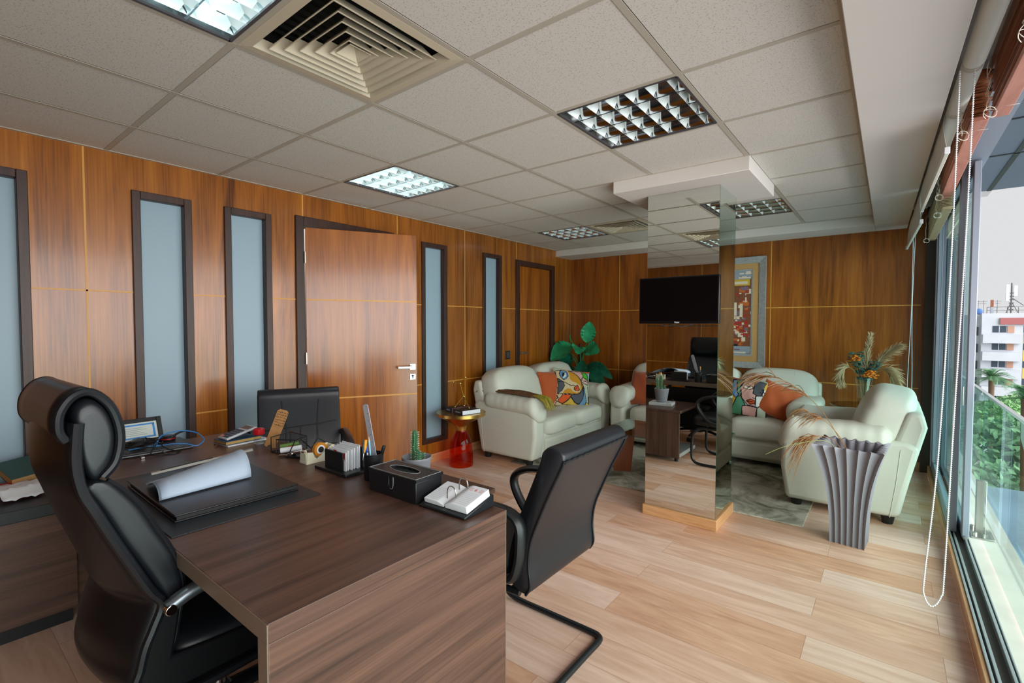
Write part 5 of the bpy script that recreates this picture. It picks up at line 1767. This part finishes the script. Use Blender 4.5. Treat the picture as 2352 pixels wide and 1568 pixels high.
tb = thing('tissue_box', 'black stitched leather tissue box on the desk', 'tissue box', (2.178, .412, TZ), radians(1))
TBL = mat('tissue_leather', s(24, 25, 28), .38, bump=(240, .35), bdist=.001)
MB().box(-.135, .135, -.065, .065, 0, .078).build('body', TBL, tb, bevel=.003)
ell = [(.075 * cos(2 * pi * k / 28), .026 * sin(2 * pi * k / 28)) for k in range(28)]
m = MB()
o4 = []
for k in range(28):
    a = 2 * pi * k / 28 + 1e-4
    c_, s_ = cos(a), sin(a)
    kx = .139 / max(abs(c_), 1e-6); ky = .069 / max(abs(s_), 1e-6); r = min(kx, ky)
    o4.append((c_ * r, s_ * r))
for zz in (.078, .090): pass
m.loft([[(x, y, .0785) for x, y in o4], [(x, y, .089) for x, y in o4], [(x, y, .089) for x, y in ell], [(x, y, .080) for x, y in ell]], caps=False)
m.build('lid', TBL, tb)
STI = mat('grey_stitching', s(150, 160, 160), .7)
m = MB()
m.tube([(x * 1.07, y * 1.12, .0893) for x, y in ell], .0011, 5, closed=True)
m.tube([(-.132, -.062, .0893), (.132, -.062, .0893), (.132, .062, .0893), (-.132, .062, .0893)], .0009, 5, closed=True)
m.tube(smooth_path([(-.012, -.066, .078), (-.012, -.0665, .05), (-.008, -.0665, .036), (0, -.0665, .031), (.008, -.0665, .036), (.012, -.0665, .05), (.012, -.066, .078)], 3), .0011, 5)
m.build('stitching', STI, tb)
MB().prism([(-.009, .036), (0, .032), (.009, .036), (.010, .084), (-.010, .084)], 1, -.0685, -.0655).build('strap', TBL, tb, bevel=.001)
MB().box(-.074, .074, -.025, .025, .0785, .0795).build('inside', mat('dark_green_inside', s(10, 22, 18), .8), tb)

er = tag(MB().box(-.012, .012, -.03, .03, 0, .03).build('eraser', PAPER, loc=(2.328, .478, TZ), rot=(0, 0, radians(4)), bevel=.003), 'small white box peeking out behind the tissue box', 'box')

ca = thing('desk_calendar', 'open flip desk calendar on a black slanted stand', 'calendar', (2.44, .43, TZ), radians(2))
MB().prism([(-.078, 0), (.078, 0), (.078, .045), (-.078, .010)], 0, -.112, .105).build('stand', BLACKS, ca, bevel=.004)
sl = math.atan2(.035, .156)
cr_ = bpy.data.objects.new('page_block', None)
def pages(nm, x0, x1, th, rise):
    m = MB()
    def fn(u, v):
        x = x0 + (x1 - x0) * u
        hump = th + rise * (1 - u if x0 > -.01 else u) * .0
        y = -.062 + .124 * v
        return (x, y)
    n = 10
    top = []; bot = []
    for j in range(n + 1):
        u = j / n
        x = x0 + (x1 - x0) * u
        d = (x - x0) / (x1 - x0) if x0 < -.05 else 1 - (x - x0) / (x1 - x0)
        z = th - .5 * th * max(0, d - .72) / .28
        top.append((x, z)); bot.append((x, 0))
    m.prism(top + bot[::-1], 1, -.062, .062)
    o = m.build(nm, PAPER, ca, loc=(0, 0, .0285), rot=(sl, 0, 0), bevel=.001)
    ln = MB()
    xa, xb = x0 + .008, x1 - .010
    if x0 > -.05: xa = x0 + .032
    for k in range(8): ln.box(xa, xb - (.02 if x0 < -.05 else 0), -.052 + k * .0095, -.0515 + k * .0095, th + .0002, th + .0005)
    ln.build('ruled_lines', mat('ruled_grey', s(168, 176, 190), .8), o)
    return o
pl_ = pages('page_block', -.100, -.008, .016, 0)
pr_ = pages('page_block', .000, .100, .026, 0)
text('date_number', '6', .022, RED, pr_, (.062, .038, .0262), (0, 0, 0))
m = MB()
for x0 in (.034, .078):
    for k in range(3): m.box(x0, x0 + .016, .030 + k * .007, .0315 + k * .007, .0262, .0265)
m.build('red_print', mat('red_ink', s(214, 110, 110), .8), pr_)
for yv in (-.028, .034):
    z0 = .0285 + yv * sin(sl)
    m = MB()
    m.tube(smooth_path([(-.020, yv, z0 + .012), (-.020, yv, z0 + .038), (-.012, yv, z0 + .054), (.002, yv, z0 + .058), (.014, yv, z0 + .052), (.020, yv, z0 + .038), (.020, yv, z0 + .020)], 4), .0022, 8)
    m.build('ring', STEEL, ca)

# ------------------------------------------------------------------ cactus and books on the front side table
SZ = .5305
wb = thing('white_book', 'thick white book under the grey cactus pot on the side table', 'book', (1.70, .88, SZ), radians(-8))
MB().box(-.12, .12, -.095, .095, 0, .030).build('cover', WHITE, wb, bevel=.002)
MB().box(-.121, .116, -.0955, .091, .004, .026).build('pages', PAPER, wb)
cp_ = thing('cactus_pot', 'ribbed grey ceramic pot with a columnar cactus behind the tissue box', 'potted cactus', (1.695, .885, SZ + .0305))
prof = [(.045, .0), (.055, .008)]
for k in range(9): prof += [(.058 + .0020 * k, .016 + k * .0135), (.0605 + .0020 * k, .022 + k * .0135)]
prof += [(.078, .142), (.076, .147), (.071, .142), (.066, .115)]
MB().lathe(prof, 0, 0, 36).build('pot', GREYPOT, cp_)
MB().lathe([(.001, .118), (.067, .116)], 0, 0, 24, caps=False).build('soil', SOIL, cp_)
def cactus(x, y, h, r, lean, seed):
    rnd = random.Random(seed)
    m = MB(); rings = []
    n = 28
    for i in range(15):
        v = i / 14
        rr_ = r * (.85 + .15 * min(1, v * 3)) * (1 if v < .82 else sqrt(max(.004, 1 - ((v - .82) / .18) ** 2)))
        rings.append([(x + lean * v * v + cos(2 * pi * j / n) * rr_ * (1 if j % 4 == 0 else (.86 if j % 4 != 2 else .72)), y + sin(2 * pi * j / n) * rr_ * (1 if j % 4 == 0 else (.86 if j % 4 != 2 else .72)), .112 + h * v) for j in range(n)])
    m.loft(rings)
    c = m.build('cactus_column', CACTUS, cp_)
    sp = MB()
    for j in range(7):
        a = 2 * pi * j * 4 / n
        for k in range(int(h / .012)):
            v = (k + .5) * .012 / h
            if v > .95: continue
            bp = Vector((x + lean * v * v + cos(a) * r, y + sin(a) * r, .112 + h * v))
            for q in range(3):
                d = Vector((cos(a) + rnd.uniform(-.7, .7), sin(a) + rnd.uniform(-.7, .7), rnd.uniform(-.5, .7))).normalized()
                sp.tube([bp - d * .001, bp + d * .008], [.0007, .0002], 3)
    sp.build('spines', SPINE, c)
cactus(-.012, -.004, .175, .017, .004, 1)
cactus(.024, -.012, .075, .012, .002, 2)
cactus(-.036, .026, .155, .013, -.004, 3)
cactus(.004, .034, .05, .012, 0, 4)
cr2 = thing('crystal_pyramid', 'small clear crystal pyramid on the white book, left of the cactus pot', 'crystal', (1.79, .945, SZ + .0305), radians(20), group='crystal pyramids')
MB().add([(-.018, -.018, 0), (.018, -.018, 0), (.018, .018, 0), (-.018, .018, 0), (0, 0, .034)], [(0, 1, 4), (1, 2, 4), (2, 3, 4), (3, 0, 4), (3, 2, 1, 0)]).build('crystal', CLEAR, cr2, smooth=False)
cr3 = copy_tree(cr2); cr3.location = (1.80, .835, SZ + .0305); cr3['label'] = 'larger clear crystal pyramid on the far corner of the white book'; cr3.scale = (1.2, 1.2, 1.2)

# ------------------------------------------------------------------ things on the low return cabinet
RZ = .5805
tp = thing('red_tissue_packet', 'red and white tissue packet with a crumpled white tissue on the charcoal cabinet', 'tissue packet', (.34, -.44, RZ), radians(8))
MB().box(-.12, .10, -.06, .06, 0, .038).build('packet', RED, tp, bevel=.008, seg=3)
m = MB()
def crump(u, v):
    x, y = -.02 + .17 * u, -.085 + .16 * v
    z = .0405 - .036 * max(0, (u - .62) / .38) ** .8 + .008 * abs(sin(u * 11 + v * 7)) + .006 * abs(sin(v * 15 - u * 4))
    return (x, y, z)
m.grid(crump, 12, 12); m.build('tissue', PAPER, tp, solid=.001)
bkk = thing('green_book', 'thick green covered book propped on the red tissue packet', 'book', (.16, -.40, RZ + .052), rot=(radians(6), radians(14), radians(12)))
MB().box(-.105, .105, -.075, .075, 0, .003).build('cover', mat('green_cover', s(52, 84, 80), .6), bkk, bevel=.001)
MB().box(-.105, .105, -.075, .075, .039, .042).build('cover', MATS['green_cover'], bkk, bevel=.001)
MB().box(-.102, .103, -.073, .073, .0032, .0388).build('pages', mat('tan_pages', s(196, 158, 100), .8), bkk)

# ------------------------------------------------------------------ roller blinds, wooden venetian blinds and chains at the window
def bx_(y): return 3.85 - .0165 * (y - 1.5)      # the blinds run very slightly out of line with the sill


def roller(label, y0, y1, drop, off=(0, 0), z=2.345, r=.032):
    t = thing('roller_blind', label, 'roller blind', (0, 0, 0), 0, 'white roller blinds above the window')
    MB().tube([(bx_(y0), y0, z), (bx_(y1), y1, z)], r, 24).build('fabric_roll', BLIND, t)
    for yy in (y0 - .006, y1 + .001): MB().tube([(bx_(yy), yy, z), (bx_(yy), yy + .005, z)], r * .8, 20).build('end_cap', WHITEP, t)
    if drop:
        n = 12
        def fn(u, v):
            y = y0 + .015 + (y1 - y0 - .03) * u
            xa = bx_(y) - r - .002
            o = off[0] + (off[1] - off[0]) * u
            return (xa + o * v - .006 * sin(pi * v) + .004 * sin(u * 21) * v * (1 - v) * 3, y, z - drop * v)
        MB().grid(fn, 40, n).build('fabric', BLIND, t, solid=.0015)
        xa0, xa1 = bx_(y0) - r - .002 + off[0], bx_(y1) - r - .002 + off[1]
        def bar(nm, ya, yb, e, m):
            fa, fb_ = (ya - y0) / (y1 - y0), (yb - y0) / (y1 - y0)
            xa, xb = xa0 + (xa1 - xa0) * fa, xa0 + (xa1 - xa0) * fb_
            zz = z - drop
            MB().loft([[(xa - .008 - e, ya, zz - .02 - e), (xa + .008 + e, ya, zz - .02 - e), (xa + .008 + e, ya, zz + .006 + e), (xa - .008 - e, ya, zz + .006 + e)],
                       [(xb - .008 - e, yb, zz - .02 - e), (xb + .008 + e, yb, zz - .02 - e), (xb + .008 + e, yb, zz + .006 + e), (xb - .008 - e, yb, zz + .006 + e)]]).build(nm, m, t, bevel=.002)
        bar('bottom_bar', y0 + .012, y1 - .012, 0, WHITEP)
        bar('bar_cap', y0 + .004, y0 + .014, .002, WHITE); bar('bar_cap', y1 - .014, y1 - .004, .002, WHITE)
    return t


roller('nearest roller blind, rolled up tight with the long bead chain', -1.6, 1.62, 0)
roller('rolled up roller blind just beyond the bead chain', 1.66, 2.10, 0)
roller('roller blind with a short drop and white end cap at the middle of the window', 2.15, 3.56, .155, (.012, .004))
roller('farthest roller blind, hanging lowest near the wood back wall', 3.60, 5.02, .225, (.006, -.018))


def venetian(label, y0, y1, zt, zb, wmat, rmat, n, ragged, xc=3.915):
    t = thing('venetian_blind', label, 'venetian blind', (0, 0, 0), 0, 'wooden blinds gathered at the window head')
    x = xc
    MB().box(x - .03, x + .03, y0, y1, zt - .05, zt).build('headrail', wmat, t, bevel=.002)
    rnd = random.Random(n)
    m = MB()
    for k in range(n):
        z = zb + .022 + (zt - .055 - zb - .022) * k / n
        dx = rnd.uniform(-.006, .006) * ragged; dy = rnd.uniform(-.012, .012) * ragged
        m.box(x - .026 + dx, x + .026 + dx, y0 + .01 + dy, y1 - .01 + dy, z, z + .003)
    m.build('slats', wmat, t)
    MB().box(x - .025, x + .025, y0, y1, zb - .004, zb + .016).build('bottom_rail', rmat, t, bevel=.002)
    ny = max(2, int((y1 - y0) / .55))
    for k in range(ny):
        yy = y0 + .12 + (y1 - y0 - .24) * k / (ny - 1)
        c = MB()
        for q in range(2):
            pts = [(x - .040, yy, zt - .04)]
            for w in range(9): pts.append((x - .042 - rnd.uniform(0, .012), yy + rnd.uniform(-.03, .03), zt - .05 - (zt - zb - .02) * (w + 1) / 10))
            c.tube(smooth_path(pts, 4), .0012, 5)
        lp_ = [(x - .03 + .02 * cos(a) - .012, yy + .02 * sin(a * 1.3), zb - .018 + .018 * sin(a)) for a in [i * 2 * pi / 9 for i in range(16)]]
        c.tube(smooth_path(lp_, 3), .0012, 5)
        c.tube([(x - .037, yy, zb), (x + .037, yy, zb - .006)], .0012, 5)
        c.build('cord', CORD, t)
    return t
venetian('nearest raised wooden blind with a pink brown bottom rail', -1.5, 1.95, 2.47, 2.23, VENET, VENETP, 18, 1, 3.958)
venetian('raised wooden blind with red brown slats and a pink bottom rail past the bead chain', 1.98, 3.50, 2.44, 2.235, VENET, VENETP, 14, 1.6, 3.905)
venetian('small beige wooden blind gathered near the back wall', 3.54, 5.05, 2.42, 2.17, VENETL, VENETL, 18, .4)


def bead_chain(label, pts, r, pitch, group=None):
    t = thing('bead_chain', label, 'blind chain', (0, 0, 0), 0, group)
    P = smooth_path(pts, 16)
    d = 0; acc = [0]
    for a, b in zip(P, P[1:]): acc.append(acc[-1] + (b - a).length)
    m = MB(); q = 0; k = 0
    while q < acc[-1]:
        while acc[k + 1] < q: k += 1
        f = (q - acc[k]) / max(acc[k + 1] - acc[k], 1e-9)
        p = P[k].lerp(P[k + 1], f)
        m.pill(p, (r, r, r), 1, 1, 8, 5)
        q += pitch
    m.tube(P, r * .35, 5)
    m.build('beads', WHITE, t)
    return t
bead_chain('long white bead chain looping down from the nearest roller blind almost to the floor', [(3.812, 1.636, 2.32), (3.804, 1.64, 1.6), (3.785, 1.62, .9), (3.757, 1.60, .46), (3.757, 1.60, .375), (3.780, 1.61, .335), (3.806, 1.62, .375), (3.814, 1.63, .46), (3.826, 1.64, 1.0), (3.842, 1.64, 1.7), (3.852, 1.642, 2.34)], .0034, .0082)
bead_chain('thin white blind cord hanging down before the wood back wall', [(3.782, 4.98, 2.335), (3.785, 4.98, 1.55), (3.772, 4.98, .9), (3.772, 4.98, .45), (3.785, 4.985, .40), (3.80, 4.99, .45), (3.803, 4.99, .9), (3.79, 4.985, 1.55), (3.800, 4.985, 2.335)], .0030, .0075)

# ------------------------------------------------------------------ the town beyond the balcony
K = 1.985
def EX(x50): return 3.6316 + (x50 - 3.6316) * K
def EZ(z50): return 1.3983 + (z50 - 1.3983) * K
YD = 100.0
CON = mat('white_render_wall', s(188, 194, 202), .8, noise=(.5, 4, .05))
WIN = mat('dark_window', s(60, 72, 84), .2)
SHUT = mat('tan_shutter', s(180, 140, 120), .7)
REDB = mat('dull_red_band', s(160, 96, 96), .7)
YEL = mat('ochre_wall', s(206, 172, 88), .8)
ab = thing('apartment_building', 'white apartment block with tan shutters and roof antennas across the street', 'building', (0, YD, 0))
MB().box(EX(9.13), EX(11.32), 0, 18, -18, EZ(2.28)).build('front_wall', CON, ab)
MB().box(EX(8.4), EX(9.13), 1.5, 18, -18, EZ(2.2)).build('side_wing', CON, ab)
MB().box(EX(11.32), EX(16), 1.0, 18, -18, EZ(2.3)).build('right_wing', CON, ab)
MB().box(EX(10.1), EX(13.4), -.3, .5, EZ(1.44), EZ(1.93)).build('red_band', REDB, ab)
for f in range(6):
    dz = -1.30 * f * K
    o = MB().box(EX(9.15), EX(11.2), -1.2, 0, EZ(.05) + dz, EZ(.70) + dz).build('balcony', CON, ab)
    MB().box(EX(9.72), EX(10.44), -.06, .05, EZ(.85) + dz, EZ(1.33) + dz).build('window', WIN, ab)
    MB().box(EX(10.05), EX(10.09), -.09, .05, EZ(.85) + dz, EZ(1.33) + dz).build('window_bar', CON, ab)
    MB().box(EX(10.5), EX(10.86), -.10, .05, EZ(.83) + dz, EZ(1.33) + dz).build('shutter', SHUT, ab)
    MB().box(EX(8.5), EX(9.02), 1.38, 1.6, EZ(.60) + dz, EZ(1.25) + dz).build('window', WIN, ab)
    MB().box(EX(11.42), EX(14), .85, 1.1, EZ(.05) + dz, EZ(.80) + dz).build('ochre_panel', YEL, ab)
    MB().box(EX(11.42), EX(12.4), .88, 1.1, EZ(.85) + dz, EZ(1.33) + dz).build('window', WIN, ab)
ch = thing('brick_chimney', 'rust coloured chimney on the apartment roof', 'chimney', (EX(9.82), YD + 3, EZ(2.28)))
MB().box(-.18, .18, -.2, .2, 0, 1.0).build('stack', mat('grey_chimney', s(150, 158, 166), .8), ch)
MB().box(-.16, .16, -.18, .18, 1.0, 2.1).build('cowl', mat('rust_cowl', s(140, 84, 60), .8), ch)
an = thing('telecom_mast', 'lattice mast with pale antenna panels on the apartment roof', 'antenna', (EX(10.86), YD + 3, EZ(2.28)))
m = MB()
m.tube([(0, 0, 0), (0, 0, 4.6)], .09, 8); m.tube([(0, 0, 2.4), (1.3, 0, 1.2)], .05, 6); m.tube([(0, 0, 1.8), (.9, .6, 0)], .05, 6); m.tube([(0, 0, 1.8), (-.6, -.4, 0)], .05, 6)
for k in range(6): m.box(-.25, .25, -.12, .12, .5 + k * .5, .65 + k * .5)
m.build('mast', ALUD, an)
for x, z0, z1 in ((-.42, 1.9, 4.4), (.42, 2.6, 4.2)): MB().box(x - .2, x + .2, -.14, .14, z0, z1).build('antenna_panel', MATS['calculator_grey'], an)
m = MB()
for x in (-2.6, -1.5, -.4, .8): m.tube([(x, 0, 0), (x, 0, 1.0)], .035, 6)
for z in (.5, 1.0): m.tube([(-2.6, 0, z), (2, 0, z)], .03, 6)
m.build('guard_rail', ALUD, an)
for k, (x, lb) in enumerate(((9.0, 'thin aerial at the roof edge beside the blue dish'), (9.3, 'second thin aerial left of the chimney'), (10.05, 'thin aerial right of the chimney'))):
    t = thing('tv_aerial', lb, 'aerial', (EX(x), YD + 2, EZ(2.2)))
    MB().tube([(0, 0, 0), (0, 0, 2.2)], .025, 6).tube([(-.4, 0, 2.0), (.4, 0, 2.0)], .02, 5).tube([(-.3, 0, 1.7), (.3, 0, 1.7)], .02, 5).build('aerial', ALUD, t)
dsh = thing('satellite_dish', 'blue satellite dish at the left roof corner of the apartment block', 'satellite dish', (EX(9.05), YD + 1.9, EZ(2.2)))
MB().pill((0, 0, .5), (.45, .12, .45), 1, 1, 18, 10).build('dish', mat('dish_blue', s(70, 110, 170), .5), dsh)
MB().tube([(0, .05, 0), (0, .05, .5)], .05, 6).build('stand', ALUD, dsh)

PALM = mat('palm_frond', s(84, 130, 90), .7, noise=(2, 2, .25)); PTR = mat('palm_trunk', s(96, 78, 62), .9)


def palm(label, loc, H, L, n, seed):
    rnd = random.Random(seed)
    t = thing('palm_tree', label, 'palm tree', loc, 0, 'palm trees below the balcony')
    MB().tube([(0, 0, 0), (.1, 0, H * .5), (0, 0, H)], [.12 * L, .09 * L, .1 * L], 10).build('trunk', PTR, t)
    m = MB()
    for k in range(n):
        a = 2 * pi * k / n + rnd.uniform(-.2, .2); el = rnd.uniform(-.1, 1.25)
        d = Vector((cos(a) * cos(el), sin(a) * cos(el), sin(el)))
        P = [Vector((0, 0, H)) + d * L * u + Vector((0, 0, -L * .55 * u * u)) for u in [i / 12 for i in range(13)]]
        m.tube(P, [(.012 - .010 * i / 12) * L for i in range(13)], 4)
        for i in range(1, 13):
            tdir = (P[i] - P[i - 1]).normalized(); sd = tdir.cross(Vector((0, 0, 1)))
            if sd.length < .05: continue
            sd.normalize()
            for q in (0, .5):
                b = P[i - 1].lerp(P[i], q)
                for sg in (-1, 1):
                    l = .55 * (1 - .5 * abs(i / 12 - .4)) * (L / 2.6)
                    e = b + (sd * sg * .8 + tdir * .6).normalized() * l + Vector((0, 0, -.15 * l))
                    w = tdir * .035 * (L / 2.6)
                    m.add([b - w, b + w, e], [(0, 1, 2)])
    m.build('fronds', PALM, t, smooth=False)


palm('palm tree with a full crown before the white apartment block', (8.55, 40, -16), 14.2, 1.35, 40, 2)
palm('smaller palm tree cut by the right edge behind the balustrade', (6.66, 18.6, -12), 11.35, .95, 26, 5)
palm('low palm tree deep below the balcony glass', (8.75, 31, -16), 9.9, 2.2, 26, 6)
BUSH = mat('tree_leaves', s(116, 164, 104), .8, noise=(1.2, 4, .4)); BUSH2 = mat('tree_leaves_dark', s(112, 150, 110), .8, noise=(1.5, 4, .4))


def tree(label, loc, R, n, mm, seed, H=8):
    rnd = random.Random(seed)
    t = thing('leafy_tree', label, 'tree', loc, 0, 'trees below the balcony')
    MB().tube([(0, 0, -H), (0, 0, 0)], [.22, .14], 8).build('trunk', PTR, t)
    m = MB()
    for k in range(n):
        v = Vector((rnd.gauss(0, 1), rnd.gauss(0, 1), rnd.gauss(0, 1))).normalized() * R * rnd.uniform(.55, 1) ** .5
        v.z *= .8
        a = Vector((rnd.uniform(-1, 1), rnd.uniform(-1, 1), rnd.uniform(-1, 1))).normalized(); b = a.cross(Vector((rnd.uniform(-1, 1), rnd.uniform(-1, 1), 1))).normalized()
        sz = R * rnd.uniform(.05, .10)
        m.add([v - a * sz, v + b * sz * .6, v + a * sz, v - b * sz * .6], [(0, 1, 2, 3)])
    m.build('crown', mm, t, smooth=False)


tree('light green leafy tree under the palm crown', (8.1, 34, -3.5), 1.4, 1500, BUSH, 1, 12)
tree('leafy tree right of the palm by the apartment foot', (11.3, 46, -5.5), 2.9, 1500, BUSH, 2, 12)
tree('dark tree behind the balustrade glass', (7.5, 29, -5.2), 3.0, 3000, BUSH2, 3, 12)
tree('dark low tree beyond the blue grey roof', (6.7, 21.5, -5.0), 2.3, 2400, BUSH2, 4, 12)
tree('green tree at the right behind the balustrade glass', (10.2, 30, -5.4), 3.0, 2600, BUSH, 5, 12)
tag(MB().box(-40, 120, 17, 240, -18.5, -18).build('ground', mat('street_ground', s(140, 146, 136), .9)), kind='structure')
